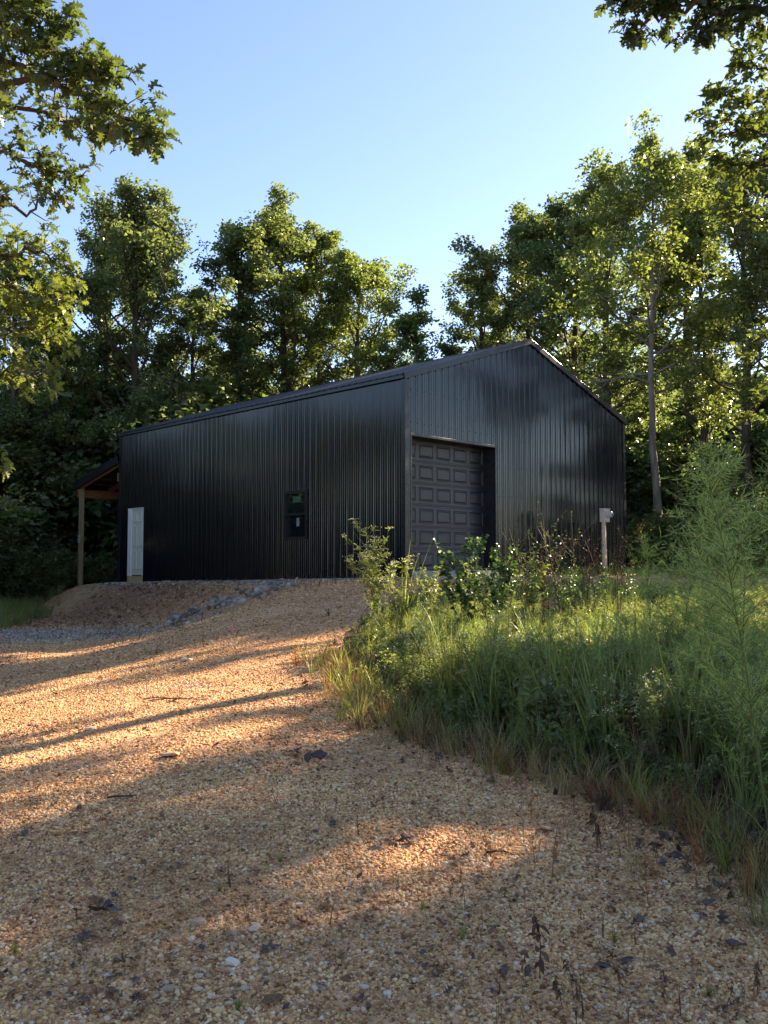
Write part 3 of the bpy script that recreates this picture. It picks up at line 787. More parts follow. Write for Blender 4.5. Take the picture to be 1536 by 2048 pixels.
proto('oakD', 15, 16, 2.9, 0.22, 18500, 0.145, nprim=30, openness=0.32, clump=0.45)
proto('pale', 16, 15.5, 3.4, 0.42, 15000, 0.155, bark='barkpale', nprim=28, lean=0.5, openness=0.2, r0=0.15, clump=0.5)
proto('sapling', 17, 6, 1.9, 0.06, 9000, 0.17, nprim=22, clump=0.55, r0=0.05)
proto('bushy', 18, 4, 1.9, 0.02, 9000, 0.16, nprim=22, clump=0.6, r0=0.04)
PH = dict(oakA=16, oakB=17, oakC=15, thin=12, oakD=16, pale=15.5, sapling=6, bushy=4)
rt = random.Random(5)
def tree(key, x, y, H, wide=1.0, rz=None, label='', cat='tree', name='tree', group=None, tint=(1, 1, 1)):
    z = hz(x, y)-0.05
    e = empty(name, (x, y, z), rt.uniform(0, 6.28) if rz is None else rz, label=label, cat=cat, group=group)
    s = H/PH[key]; e.scale = (s*wide, s*wide, s)
    tr, cr = PROTO[key]
    link('trunk', tr, e); c = link('crown', cr, e); c.color = (*tint, 1)
    return e
def ptree(key, u, dist, vtop, wide=1.0, **k):
    """tree standing dist metres off whose top reaches row vtop in column u"""
    x = (u-768)/F*dist; p = at(u, vtop, dist)
    return tree(key, x, dist, p.z-hz(x, dist), wide, **k)
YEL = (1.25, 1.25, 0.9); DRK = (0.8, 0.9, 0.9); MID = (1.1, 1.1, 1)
ptree('oakC', 262, 37.5, 362, 1.0, rz=0.6, label='tall oak with dark trunk rising just left of the barn roof end', cat='oak tree', name='oak_tree', tint=(1, 1, 1))
ptree('oakA', 205, 40, 432, 0.95, rz=2.0, label='dark trunked oak left of the barn, half hidden by its taller neighbour', cat='oak tree', name='oak_tree', tint=DRK)
ptree('oakD', 100, 36, 560, 1.1, rz=1.0, label='bushy oak above the lean-to roof behind the foreground branches', cat='oak tree', name='oak_tree', tint=YEL)
ptree('oakB', 20, 34, 480, 1.1, rz=4.0, label='tall green oak at the far left edge behind the drooping branches', cat='oak tree', name='oak_tree', tint=MID)
ptree('oakD', 385, 41, 560, 1.05, rz=3.0, label='shorter oak filling the dip between the two big clumps behind the roof', cat='oak tree', name='oak_tree', tint=MID)
ptree('oakB', 478, 41, 424, 1.05, rz=3.3, label='narrow pointed oak at the left of the central clump', cat='oak tree', name='oak_tree', tint=DRK)
ptree('oakA', 566, 42, 398, 1.05, rz=5.0, label='tallest oak in the middle of the central clump behind the long roof', cat='oak tree', name='oak_tree', tint=MID)
ptree('oakB', 645, 43, 438, 1.05, rz=1.5, label='oak right of the central clump peak with sunlit yellow green leaves', cat='oak tree', name='oak_tree', tint=YEL)  # yellow tint puts the sunlit look into the leaf colour
ptree('oakC', 708, 41, 500, 1.05, rz=4.4, label='rounded yellow green oak at the right end of the central clump', cat='oak tree', name='oak_tree', tint=YEL)  # same tint: sunlight painted into the foliage
ptree('thin', 776, 38, 670, 0.9, rz=4.4, label='small yellow green tree just over the long roof by the sky gap', name='tree', tint=YEL)
ptree('thin', 838, 37, 575, 1.1, rz=0.4, label='slender young tree alone in the sky gap above the roof', name='young_tree', tint=(1, 1.15, 1))
ptree('thin', 905, 40, 650, 1.3, rz=2.4, label='low loose tree behind the roof just right of the slender one', name='young_tree', tint=MID)
ptree('oakD', 965, 42, 500, 1.05, rz=0.4, label='loose crowned oak left of the barn peak', cat='oak tree', name='oak_tree', tint=MID)
ptree('oakA', 1062, 41, 405, 1.05, rz=2.4, label='dense dark oak directly above the barn peak', cat='oak tree', name='oak_tree', tint=(1, 1, 1))
ptree('oakC', 1150, 39, 388, 1.05, rz=5.6, label='dark oak just right of the barn peak', cat='oak tree', name='oak_tree', tint=DRK)
ptree('oakB', 1225, 36, 305, 0.95, rz=0.9, label='high feathery crowned oak above the right roof slope', cat='oak tree', name='oak_tree', tint=MID)
ptree('pale', 1322, 28.5, 272, 1.0, rz=2.9, label='pale slender trunked tree standing at the right corner of the barn', cat='tree', name='pale_trunk_tree', tint=(1.35, 1.3, 1))
ptree('thin', 1385, 33, 285, 1.2, rz=0.9, label='thin topped tree with bare twigs right of the pale trunk', name='tree', tint=MID)
ptree('oakD', 1420, 31, 380, 1.0, rz=1.9, label='yellow green tree right of the pale trunk', cat='tree', name='tree', tint=YEL)
ptree('oakB', 1500, 27, 300, 1.0, rz=3.3, label='large tree at the right edge behind the feathery weeds', cat='tree', name='tree', tint=(1.3, 1.25, 1))
ptree('oakB', 1580, 24, 130, 0.9, rz=0.0, label='tallest tree reaching in at the right edge of the sky', cat='tree', name='tree', tint=MID)
# understorey along the edge of the clearing
for i, (u, dist, v, k_, lb) in enumerate([
    (30, 36, 880, 'sapling', 'bushy sapling at the far left edge above the green grass'),
    (75, 42, 830, 'sapling', 'leafy sapling left of the lean-to post'),
    (180, 43, 840, 'sapling', 'sapling seen under the lean-to roof'),
    (200, 42, 1000, 'bushy', 'low leafy bush between the lean-to post and the white door corner'),
    (-30, 33, 1030, 'bushy', 'low bush at the left edge by the green grass'),
    (60, 37, 1050, 'bushy', 'dark low bush behind the grass left of the lean-to post'),
    (1290, 34, 900, 'sapling', 'dark sapling just right of the barn corner'),
    (1365, 33, 860, 'sapling', 'sapling right of the pale trunk'),
    (1450, 29, 900, 'sapling', 'sapling behind the feathery weeds'),
    (1530, 27, 850, 'sapling', 'sapling at the right edge behind the weeds'),
    (1400, 31, 1010, 'bushy', 'low bush right of the pale trunk'),
    (1275, 33, 1040, 'bushy', 'low bush at the foot of the barn right corner')]):
    ptree(k_, u, dist, v, 1.25, label=lb, cat='sapling' if k_ == 'sapling' else 'bush', name='sapling' if k_ == 'sapling' else 'bush', tint=(DRK if u > 1200 else [DRK, MID, (1.3, 1.25, 1)][i % 3]))  # right-hand group tinted darker: shade put into the leaf colour
# deeper rows of the wood, seen only through gaps
def barn_clear(x, y, r=3.0):
    a = (x-NX)*Ad.x+(y-NY)*Ad.y; b = (x-NX)*Bd.x+(y-NY)*Bd.y
    return not (-r < a < LEN+3.2+r and -r < b < WID+r)
def where(u):
    return ('at the far left behind the nearer trees' if u < 240 else 'above the long roof behind the nearer trees' if u < 735 else 'low in the sky gap beside the barn peak' if u < 930
            else 'behind the gable end and its nearer trees' if u < 1250 else 'right of the pale trunk behind the nearer trees')
def deep(u): return dict(label='oak deeper in the wood, '+where(u), group='deeper oaks '+where(u))
def young(u):
    q = 'left of the barn' if u < 240 else 'hidden behind the barn' if u < 1250 else 'right of the barn'
    return dict(label='young leafy tree in the shade under the tall trees '+q, group='young trees in the shade '+q)
for row, (dist, v0, v1) in enumerate(((50, 640, 760), (66, 700, 790))):
    u = -350+row*31
    while u < 1900:
        if not (735 < u < 930) :
            ptree(rt.choice(['oakA', 'oakB', 'oakC', 'oakD']), u, dist*rt.uniform(0.95, 1.05), rt.uniform(v0, v1), 0.85, cat='oak tree', name='oak_tree', tint=rt.choice([DRK, MID, YEL]), **deep(u))
        elif row < 3:
            ptree('oakD', u, dist, rt.uniform(735, 770), 1.3, cat='oak tree', name='oak_tree', tint=MID, **deep(u))
        u += 95*rt.uniform(0.8, 1.2)
for row, dist in enumerate((39, 44, 52)):
    u = -300+row*25
    while u < 1850:
        x = (u-768)/F*dist
        if barn_clear(x, dist, 2.2):
            ptree(rt.choice(['sapling', 'bushy', 'sapling']), u, dist*rt.uniform(0.96, 1.04), rt.uniform(790, 960), 1.3, cat='young tree', name='young_tree', tint=rt.choice([DRK, MID]), **young(u))
        u += 75*rt.uniform(0.8, 1.2)
# woods round the rest of the clearing (left, behind and to the right of the camera)
G3 = 'trees round the rest of the clearing'
LB3 = 'oak at the side of the clearing beyond the view'
def side_tree(x, y, key=None, H=None, wide=1.0): 
    return tree(key or rt.choice(['oakA', 'oakB', 'oakC', 'oakD']), x, y, H or rt.uniform(13, 17), wide, label=LB3, cat='oak tree', name='oak_tree', group=G3, tint=rt.choice([MID, DRK, YEL]))
for i in range(13):
    side_tree(-19-rt.uniform(0, 9), 6+i*2.6, H=rt.uniform(8, 10), wide=1.3)
    if i % 2 == 0: tree('sapling', -13.5-rt.uniform(0, 3), 8+i*2.2, rt.uniform(4, 7), 1.3, label=LB3, cat='oak tree', name='oak_tree', group=G3, tint=MID)
for x_, y_ in ((-15, 24.5), (-17.5, 28.5), (-14.5, 20), (-14, 16), (-19, 23), (-16, 32), (-16, -1), (-17, -8), (-22, -3)): side_tree(x_, y_, H=rt.uniform(7, 9), wide=1.3)
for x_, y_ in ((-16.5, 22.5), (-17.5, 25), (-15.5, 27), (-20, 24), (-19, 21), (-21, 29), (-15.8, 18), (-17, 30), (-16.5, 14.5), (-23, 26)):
    tree('sapling', x_, y_, rt.uniform(5.5, 7.5), 1.3, label=LB3, cat='oak tree', name='oak_tree', group=G3, tint=((1.2, 1.2, 0.9) if 21 < y_ < 28 else (0.6, 0.65, 0.6)))  # leaf colour brightened for the window's reflection, darkened elsewhere for the wall's
for i in range(10): tree('bushy', -10+i*2.4, -13-rt.uniform(0, 2.5), rt.uniform(3, 5), 1.6, label=LB3, cat='oak tree', name='oak_tree', group=G3, tint=DRK)  # unseen bushes added behind the camera to darken the barn wall's reflections
for i in range(9): tree('bushy', -13.5-rt.uniform(0, 4), -6+i*3.4, rt.uniform(3, 5), 1.5, label=LB3, cat='oak tree', name='oak_tree', group=G3, tint=DRK)  # off-view bushes, foliage darkened so the long wall reflects less light
# trees whose crowns throw the broken shade over the drive
SHADE = [(14.4, 16.7, 'oakA', 12.9, 0.98, 0.56), (13.6, 14.2, 'oakA', 13.2, 0.9, 3.12), (17.0, 15.4, 'oakD', 15.6, 1.1, 5.48), (10.5, 10.6, 'oakB', 16.5, 1.05, 1.49),
         (21.1, 32.4, 'oakA', 16.9, 0.95, 5.49), (18.2, 17.6, 'oakA', 13.8, 1.05, 0.71), (24.9, 33.3, 'oakC', 16.0, 1.02, 5.45), (12.5, 12.1, 'oakB', 14.1, 1.1, 2.2),
         (18.5, 31.8, 'oakC', 16.6, 1.03, 4.0), (13.1, 9.6, 'oakD', 16.6, 1.08, 3.84), (8.8, 6.2, 'bushy', 7.5, 0.81, 2.07)]
for x, y, k_, H, wd, rz_ in SHADE:
    tree(k_, x, y, H, wd, rz=rz_, label=LB3, cat='oak tree', name='oak_tree', group=G3, tint=MID)
for i in range(16):            # far edge of the open ground east of the barn
    side_tree(76+rt.uniform(0, 10)-abs(i-8)*1.5, 2+i*5.2, H=rt.uniform(7, 10), wide=1.4)

# ------------------------------------------------------------------ near trees reaching into the frame
def near_tree(name, label, base, limbs, size, seed, tint, twig=0.34, per=9, trunk_r=0.16, topz=9.0, mat_='oakleaf', droop=0.35, dens=1.0, cat='oak tree'):
    rng = np.random.default_rng(seed); z0 = hz(*base)
    e = empty(name, (base[0], base[1], z0), label=label, cat=cat)
    O = np.array([base[0], base[1], z0])
    mb = MB(); T = [np.array([0, 0, -0.2]), np.array([0.05, 0.03, topz*0.3]), np.array([-0.05, 0.08, topz*0.65]), np.array([0.05, 0, topz])]
    mb.tube(T, [trunk_r*1.3, trunk_r, trunk_r*0.7, trunk_r*0.3], 10)
    Cs = []; Ds = []
    for pts, n, sg in limbs:
        P = [np.array(at(u, v, d))-O for u, v, d in pts]
        st = np.array([0, 0, min(topz*0.95, max(1.5, P[0][2]-0.8))]); P = [st]+P
        # smooth polyline
        Q = []
        for i in range(len(P)-1):
            for s_ in np.linspace(0, 1, 6, endpoint=False): Q.append(P[i]*(1-s_)+P[i+1]*s_+rng.normal(0, 0.035, 3)*(i > 0))
        Q.append(P[-1]); L_ = len(Q)
        mb.tube(Q, np.linspace(0.045, 0.006, L_), 6, cap=False)
        Q = np.array(Q); i0 = 5
        for _ in range(int(n*dens)):
            f = rng.uniform(i0, L_-1)**1.0; k = int(min(f, L_-2)); p = Q[k]+(Q[k+1]-Q[k])*(f-k)
            ax = Q[k+1]-Q[k]; ax /= np.linalg.norm(ax)+1e-9
            taper = 1.0-0.55*(f-i0)/(L_-1-i0)
            d = ax*0.7+rng.normal(0, 0.7, 3); d[2] += 0.05; d /= np.linalg.norm(d)
            ln = sg*taper*rng.uniform(0.35, 1.5)
            q = p+d*ln; m_ = p+d*ln*0.5+rng.normal(0, 0.03, 3)
            mb.tube([p, m_, q], [0.010, 0.006, 0.003], 3, cap=False)
            for j in range(per):
                s_ = rng.uniform(0.45, 1.0) if j > 3 else 1.0
                c = p+d*ln*s_+rng.normal(0, 0.03, 3)
                Cs.append(c); dd = d+rng.normal(0, 0.6, 3); Ds.append(dd/np.linalg.norm(dd))
    link('trunk', mb.mesh('trunk', M['bark'], True), e)
    me = leaf_cloud('crown', np.array(Cs), rng, size, LOBED if size > 0.12 else DIAMOND, M[mat_], 0.5, droop, np.array(Ds), seed)
    c = link('crown', me, e); c.color = (*tint, 1)
    return e
D1, D2 = 8.6, 11.5
near_tree('oak_tree', 'near oak at the left whose lobed leaf branches droop into the sky', (-6.4, 9.2),
    [([(-150, 20, D1), (0, 120, D1), (130, 170, D1), (250, 240, D1), (302, 278, D1)], 150, 0.42),
     ([(-150, -20, D1), (20, 60, D1), (110, 110, D1), (210, 150, D1)], 110, 0.40),
     ([(-150, -120, D1), (0, -40, D1), (60, 20, D1), (120, 50, D1)], 80, 0.38),
     ([(-100, 140, D1+.6), (20, 210, D1+.6), (150, 240, D1+.6), (235, 262, D1+.6)], 80, 0.3),
     ([(120, 130, D1), (200, 140, D1), (272, 170, D1)], 14, 0.16),
     ([(-150, 240, 9.5), (0, 290, 9.5), (90, 350, 9.5), (165, 355, 9.5)], 62, 0.30),
     ([(-150, 330, 9.5), (0, 400, 9.5), (60, 420, 9.5), (110, 400, 9.5)], 40, 0.32)],
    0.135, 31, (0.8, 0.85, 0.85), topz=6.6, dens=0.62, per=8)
near_tree('oak_tree', 'sunlit yellow green oak at the left edge below the drooping branches', (-6.9, 12.4),
    [([(-150, 480, D2), (0, 510, D2), (80, 500, D2), (130, 530, D2)], 70, 0.5),
     ([(-150, 560, D2), (0, 580, D2), (80, 590, D2), (140, 600, D2)], 80, 0.5),
     ([(-150, 640, D2), (0, 660, D2), (70, 660, D2), (105, 680, D2)], 60, 0.5),
     ([(-150, 700, D2), (-20, 740, D2), (40, 745, D2), (80, 750, D2)], 45, 0.42),
     ([(-150, 800, D2), (-60, 880, D2), (-10, 920, D2), (12, 935, D2)], 16, 0.2)],
    0.13, 32, (1.15, 1.12, 0.95), topz=6.5, dens=0.8, per=8)  # warm tint adds sunlit yellow to the leaf colour
near_tree('oak_tree', 'near oak with a bare-tipped branch hanging in at the top right corner', (8.2, 9.3),
    [([(1720, 10, 9), (1560, 25, 9), (1430, 12, 9), (1330, 20, 9), (1285, 50, 9), (1252, 66, 9)], 34, 0.24),
     ([(1700, -30, 9), (1500, -20, 9), (1400, -10, 9), (1300, -15, 9), (1225, 5, 9)], 50, 0.24),
     ([(1560, 10, 9), (1470, 20, 9), (1410, 45, 9), (1385, 65, 9)], 16, 0.2)],
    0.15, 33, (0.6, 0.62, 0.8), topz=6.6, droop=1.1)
near_tree('oak_tree', 'tree at the right edge with loose branches reaching left into the sky', (8.6, 15.5),
    [([(1700, 120, 15), (1560, 140, 15), (1500, 130, 15), (1480, 110, 15)], 60, 0.45),
     ([(1700, 210, 15), (1540, 215, 15), (1460, 190, 15), (1425, 180, 15)], 75, 0.40),
     ([(1700, 290, 15), (1540, 270, 15), (1450, 260, 15), (1405, 235, 15)], 80, 0.40),
     ([(1700, 340, 15), (1560, 340, 15), (1480, 330, 15), (1440, 320, 15)], 80, 0.5),
     ([(1700, 440, 15), (1570, 440, 15), (1500, 430, 15), (1450, 400, 15)], 60, 0.55),
     ([(1700, 620, 15), (1570, 640, 15), (1510, 680, 15), (1480, 700, 15)], 30, 0.55),
     ([(1700, 760, 15), (1580, 780, 15), (1520, 800, 15), (1490, 820, 15)], 22, 0.5),
     ([(1700, 50, 15), (1580, 60, 15), (1530, 70, 15)], 45, 0.4)],
    0.115, 34, (1.15, 1.1, 1.0), topz=9.5, per=11, trunk_r=0.2, dens=0.7)
# bare twig hanging under the top right branch
mb = MB(); tw = [at(u, v, 9) for u, v in ((1262, 55), (1262, 75), (1268, 82), (1278, 86), (1290, 88), (1296, 76))]
mb.tube(tw, 0.004, 4); mb.tube([at(1264, 78, 9), at(1255, 88, 9), at(1246, 84, 9)], 0.003, 4)
tag(mb.build('dangling_twig', M['bark'], None), 'bare curled twig dangling below the top right oak branch', 'twig')

# contrail: a short thin vapour streak, far beyond the trees
mc, tc_, bc = mat('vapour', (0.95, 0.95, 0.95), 1.0, 0.0)
nz = noise(tc_, 0.02, 3, 0.5, geopos(tc_)); tp_ = N(tc_, 'ShaderNodeBsdfTransparent'); ms_ = N(tc_, 'ShaderNodeMixShader'); ms_.inputs[0].default_value = 0.55
tl = N(tc_, 'ShaderNodeBsdfTranslucent'); tl.inputs[0].default_value = (0.95, 0.95, 0.95, 1); m2 = N(tc_, 'ShaderNodeMixShader')
tc_.links.new(bc.outputs[0], m2.inputs[1]); tc_.links.new(tl.outputs[0], m2.inputs[2])
tc_.links.new(tp_.outputs[0], ms_.inputs[1]); tc_.links.new(m2.outputs[0], ms_.inputs[2]); tc_.links.new(ms_.outputs[0], tc_.nodes['Material Output'].inputs[0])
mb = MB(); mb.tube([at(1257.5, 234, 6000), at(1257, 245, 6000), at(1256, 258, 6000), at(1255, 271, 6000)], [4, 8, 7, 2], 8)
tag(mb.build('contrail', mc), 'short white aircraft trail high in the sky at right', 'contrail')

# ------------------------------------------------------------------ scattering helper (for what nobody could count)
def scatter(name, P, rot, scl, idx, sources, label, cat):
    """points carrying instances; sources = list of meshes"""
    me = bpy.data.meshes.new(name+'_points'); n = len(P)
    me.vertices.add(n); me.vertices.foreach_set('co', np.asarray(P, np.float32).ravel())
    a = me.attributes.new('rot', 'FLOAT_VECTOR', 'POINT'); a.data.foreach_set('vector', np.asarray(rot, np.float32).ravel())
    a = me.attributes.new('scl', 'FLOAT_VECTOR', 'POINT')
    sc = np.asarray(scl, np.float32); sc = np.repeat(sc[:, None], 3, 1) if sc.ndim == 1 else sc
    a.data.foreach_set('vector', sc.ravel())
    a = me.attributes.new('pick', 'INT', 'POINT'); a.data.foreach_set('value', np.asarray(idx, np.int32))
    coll = bpy.data.collections.new(name+'_pieces')
    for i, sm in enumerate(sources):
        o = bpy.data.objects.new('%s_piece_%02d' % (name, i), sm); coll.objects.link(o)
    ng = bpy.data.node_groups.new(name, 'GeometryNodeTree')
    ng.interface.new_socket('Geometry', in_out='INPUT', socket_type='NodeSocketGeometry')
    ng.interface.new_socket('Geometry', in_out='OUTPUT', socket_type='NodeSocketGeometry')
    gi = ng.nodes.new('NodeGroupInput'); go = ng.nodes.new('NodeGroupOutput')
    ip = ng.nodes.new('GeometryNodeInstanceOnPoints'); ci = ng.nodes.new('GeometryNodeCollectionInfo')
    ci.inputs['Collection'].default_value = coll; ci.inputs['Separate Children'].default_value = True; ci.inputs['Reset Children'].default_value = True
    ip.inputs['Pick Instance'].default_value = True
    def attr(nm, typ):
        q = ng.nodes.new('GeometryNodeInputNamedAttribute'); q.data_type = typ; q.inputs['Name'].default_value = nm
        return [o for o in q.outputs if o.enabled][0]
    er = ng.nodes.new('FunctionNodeEulerToRotation')
    ng.links.new(attr('rot', 'FLOAT_VECTOR'), er.inputs[0])
    ng.links.new(gi.outputs[0], ip.inputs['Points']); ng.links.new(ci.outputs[0], ip.inputs['Instance'])
    ng.links.new(attr('pick', 'INT'), ip.inputs['Instance Index']); ng.links.new(er.outputs[0], ip.inputs['Rotation'])
    ng.links.new(attr('scl', 'FLOAT_VECTOR'), ip.inputs['Scale']); ng.links.new(ip.outputs[0], go.inputs[0])
    o = link(name, me, None, label=label, cat=cat, kind='stuff')
    md = o.modifiers.new('scatter', 'NODES'); md.node_group = ng
    return o
rg = np.random.default_rng(77)
def wedge(n, d0, d1, k=0.52, power=1.0, cx=0.0):
    """ground points in front of the viewer's stand, a little wider than the view"""
    d = (d0**(1+power)+(d1**(1+power)-d0**(1+power))*rg.random(n))**(1/(1+power))
    return (rg.uniform(-k, k, n)+cx)*d, d
def gz(x, y): return height(x, y)

# ------------------------------------------------------------------ pebbles and stones
import bmesh
def rock(seed, flat=0.7, sub=1, jag=0.22, m='pebble', name='stone'):
    bm = bmesh.new(); bmesh.ops.create_icosphere(bm, subdivisions=sub, radius=0.5)
    r_ = np.random.default_rng(seed)
    for v in bm.verts: v.co *= 1+r_.uniform(-jag, jag)
    st = r_.uniform(0.7, 1.3)
    for v in bm.verts: v.co.x *= st; v.co.z *= flat*r_.uniform(0.95, 1.05)
    me = bpy.data.meshes.new(name); bm.to_mesh(me); bm.free(); me.materials.append(M[m]); return me
def ruts(x, y):
    # packed wheel tracks and bare patches carry fewer loose pebbles
    c0 = -0.9+0.12*y*0.35*np.sin(y*0.13); tr = np.exp(-((x-c0+1.0)/0.28)**2)+np.exp(-((x-c0-0.75)/0.28)**2)
    pat = 0.5+0.5*np.sin(x*1.9+1.3*np.sin(y*0.8))*np.cos(y*1.1+x*0.6)
    return rg.random(len(x)) > np.clip(0.30*tr+0.38*pat**2, 0, 0.75)
peb = [rock(100+i, rg.uniform(0.55, 0.9), 1, 0.2) for i in range(8)]
def pebble_field(name, n, d0, d1, s0, s1, srcs, label, cat, filt=None, k=0.56):
    x, y = wedge(n, d0, d1, k)
    keep = weed_mask(x, y) < 0.5
    if filt is not None: keep &= filt(x, y)
    x, y = x[keep], y[keep]; n = len(x)
    s = s0*(s1/s0)**(rg.random(n)**2.2)
    z = gz(x, y)+s*0.12
    rot = np.stack([rg.uniform(-0.5, 0.5, n), rg.uniform(-0.5, 0.5, n), rg.uniform(0, 6.28, n)], 1)
    return scatter(name, np.stack([x, y, z], 1), rot, s, rg.integers(0, len(srcs), n), srcs, label, cat)
pebble_field('pebbles', 200000, 2.1, 5.2, 0.0055, 0.020, peb, 'tan and orange pebbles covering the near part of the drive', 'gravel', ruts, k=0.5)
pebble_field('pebbles', 190000, 5.2, 11, 0.0075, 0.024, peb, 'tan and orange pebbles over the middle of the drive', 'gravel', ruts, k=0.48)
pebble_field('pebbles', 80000, 11, 24, 0.012, 0.042, peb, 'pebbles over the upper drive and the bank below the barn', 'gravel', lambda x, y: (x-NX)*Bd.x+(y-NY)*Bd.y < -0.02, k=0.46)
clod = [rock(120+i, rg.uniform(0.55, 0.85), 1, 0.28, 'clod', 'clod') for i in range(5)]
n = 3400; X = rg.normal(-6.4, 2.2, n); Y = rg.normal(24.0, 1.7, n); kb = ((X-NX)*Bd.x+(Y-NY)*Bd.y < -0.5); X, Y = X[kb], Y[kb]; n = len(X); s = 0.03*(4.0**(rg.random(n)**2.5))
scatter('clods', np.stack([X, Y, gz(X, Y)+s*0.1], 1), rg.uniform(0, 6.28, (n, 3)), s, rg.integers(0, 5, n), clod, 'reddish clods and stones on the bank below the walk door', 'soil')
gst = [rock(130+i, rg.uniform(0.55, 0.85), 1, 0.25, 'greystone') for i in range(6)]
# grey crushed stone: along the long wall and in the low patch at left
n = 9000; a = rg.uniform(-0.8, LEN-0.6, n); b = -np.abs(rg.normal(0.0, 0.55, n))-0.05
X = NX+Ad.x*a+Bd.x*b; Y = NY+Ad.y*a+Bd.y*b; s = rg.uniform(0.025, 0.07, n)
scatter('crushed_stone', np.stack([X, Y, gz(X, Y)+s*0.15], 1), rg.uniform(0, 6.28, (n, 3)), s, rg.integers(0, 6, n), gst, 'grey crushed stone strip along the foot of the long wall', 'gravel')
p0 = px(90, 1268)
n = 3600; X = p0.x+rg.normal(0, 1.7, n)*1.3-0.9; Y = p0.y+rg.normal(0, 0.7, n); s = rg.uniform(0.02, 0.06, n)
scatter('crushed_stone', np.stack([X, Y, gz(X, Y)+s*0.1], 1), rg.uniform(0, 6.28, (n, 3)), s, rg.integers(0, 6, n), gst, 'patch of grey crushed stone at the left below the bank', 'gravel')

GS = 'grey rubble stones in a row down the bank'
bigrock = [rock(160+i, rg.uniform(0.6, 0.9), 1, 0.26, 'greystone', 'rubble_stone') for i in range(6)]
path = [(352, 1248), (400, 1226), (450, 1206), (500, 1190), (545, 1176), (570, 1168)]
for i in range(130):
    t = rt.random()*(len(path)-1); k = int(t); u = path[k][0]+(path[k+1][0]-path[k][0])*(t-k); v = path[k][1]+(path[k+1][1]-path[k][1])*(t-k)
    p = px(u+rt.gauss(0, 14), v+rt.gauss(0, 4.5))
    o = link('rubble_stone', rt.choice(bigrock), None, label='angular grey rubble stone in the row running down the bank', cat='stone', group=GS)
    s = rt.uniform(0.10, 0.24); o.location = p+Vector((0, 0, s*0.12)); o.scale = (s, s*rt.uniform(.7, 1.1), s*rt.uniform(.6, 1)); o.rotation_euler = (rt.uniform(-.5, .5), rt.uniform(-.5, .5), rt.uniform(0, 6.28))
pst = [rock(180+i, rg.uniform(0.45, 0.75), 1, 0.24, 'palestone', 'pale_stone') for i in range(7)]
def stone(u, v, wpx, label, mesh=None, flat=1.0, group=None, cat='stone'):
    p = px(u, v); s = wpx*p.y/F
    o = link('pale_stone', mesh or rt.choice(pst), None, label=label, cat=cat, group=group)
    o.location = p+Vector((0, 0, s*0.12)); o.scale = (s, s*rt.uniform(.6, .9), s*flat); o.rotation_euler = (rt.uniform(-.25, .25), rt.uniform(-.25, .25), rt.uniform(0, 6.28)); return o
for u, v, w_, lb, fl in [
    (398, 1852, 26, 'upright cream stone among pebbles at the lower left centre', 1.3), (466, 1938, 40, 'flat angular grey white stone with sharp edges at lower centre', 0.5),
    (338, 1990, 26, 'rounded cream stone near the bottom left of centre', 0.9), (488, 1988, 24, 'small bright white stone below the flat angular one', 0.9),
    (398, 1990, 20, 'small white chip just right of the rounded cream stone', 0.8), (338, 1514, 44, 'pale flat stone lying alone on the sunlit drive', 0.35),
    (545, 1776, 22, 'bluish white stone left of the sunlit patch', 0.6), (510, 1868, 30, 'broad flat pinkish stone above the angular white one', 0.4),
    (586, 1852, 30, 'squarish cream stone at lower centre', 0.7), (1095, 1662, 40, 'flat pale stone right of the sunlit patch', 0.3),
    (916, 1828, 20, 'white stone just below the sunlit patch', 0.8), (1330, 1766, 18, 'small bluish white stone at lower right', 0.7),
    (1390, 1838, 24, 'white stone in the gravel before the big oval leaf', 0.7), (960, 1553, 22, 'pale stone near the weed edge at centre right', 0.7),
    (215, 1965, 20, 'small white stone in the bottom left gravel', 0.8), (775, 2000, 20, 'white pebble at the bottom left of the right half', 0.8),
    (370, 1323, 24, 'pale stone on the drive beyond the leaf piles', 0.6), (180, 1462, 26, 'reddish stone at the left on the sunlit drive', 0.8),
    (640, 1236, 10, 'small white upright marker chip beside the upper drive', 1.4), (190, 1915, 22, 'pinkish stone beside the blue leaf', 0.8)]:
    stone(u, v, w_, lb, None, fl)
def spot(u, v):
    c = 'left' if u < 420 else 'right' if u > 980 else 'middle'
    return ('in the near gravel at the bottom %s' % c) if v > 1820 else ('on the drive halfway up at the %s' % c) if v > 1560 else ('on the upper drive at the %s' % c)
for i in range(170):
    v = 1330+rt.random()**0.55*700; u = rt.uniform(-20, 1550)
    p = px(u, v)
    if weed_mask(np.array([p.x]), np.array([p.y]))[0] > 0.5: continue
    if v > 1850 and u < 700 and rt.random() < 0.0: continue
    stone(u, v, rt.uniform(7, 17)*(0.5+0.5*(v-1300)/700), 'small pale stone '+spot(u, v), None, rt.uniform(0.6, 1), 'small pale stones '+spot(u, v))
for i in range(50):
    stone(rt.gauss(480, 110), rt.gauss(1930, 50), rt.uniform(9, 20), 'pale chip in the stony patch at the bottom left of centre', None, rt.uniform(0.6, 1), 'pale chips in the stony patch')

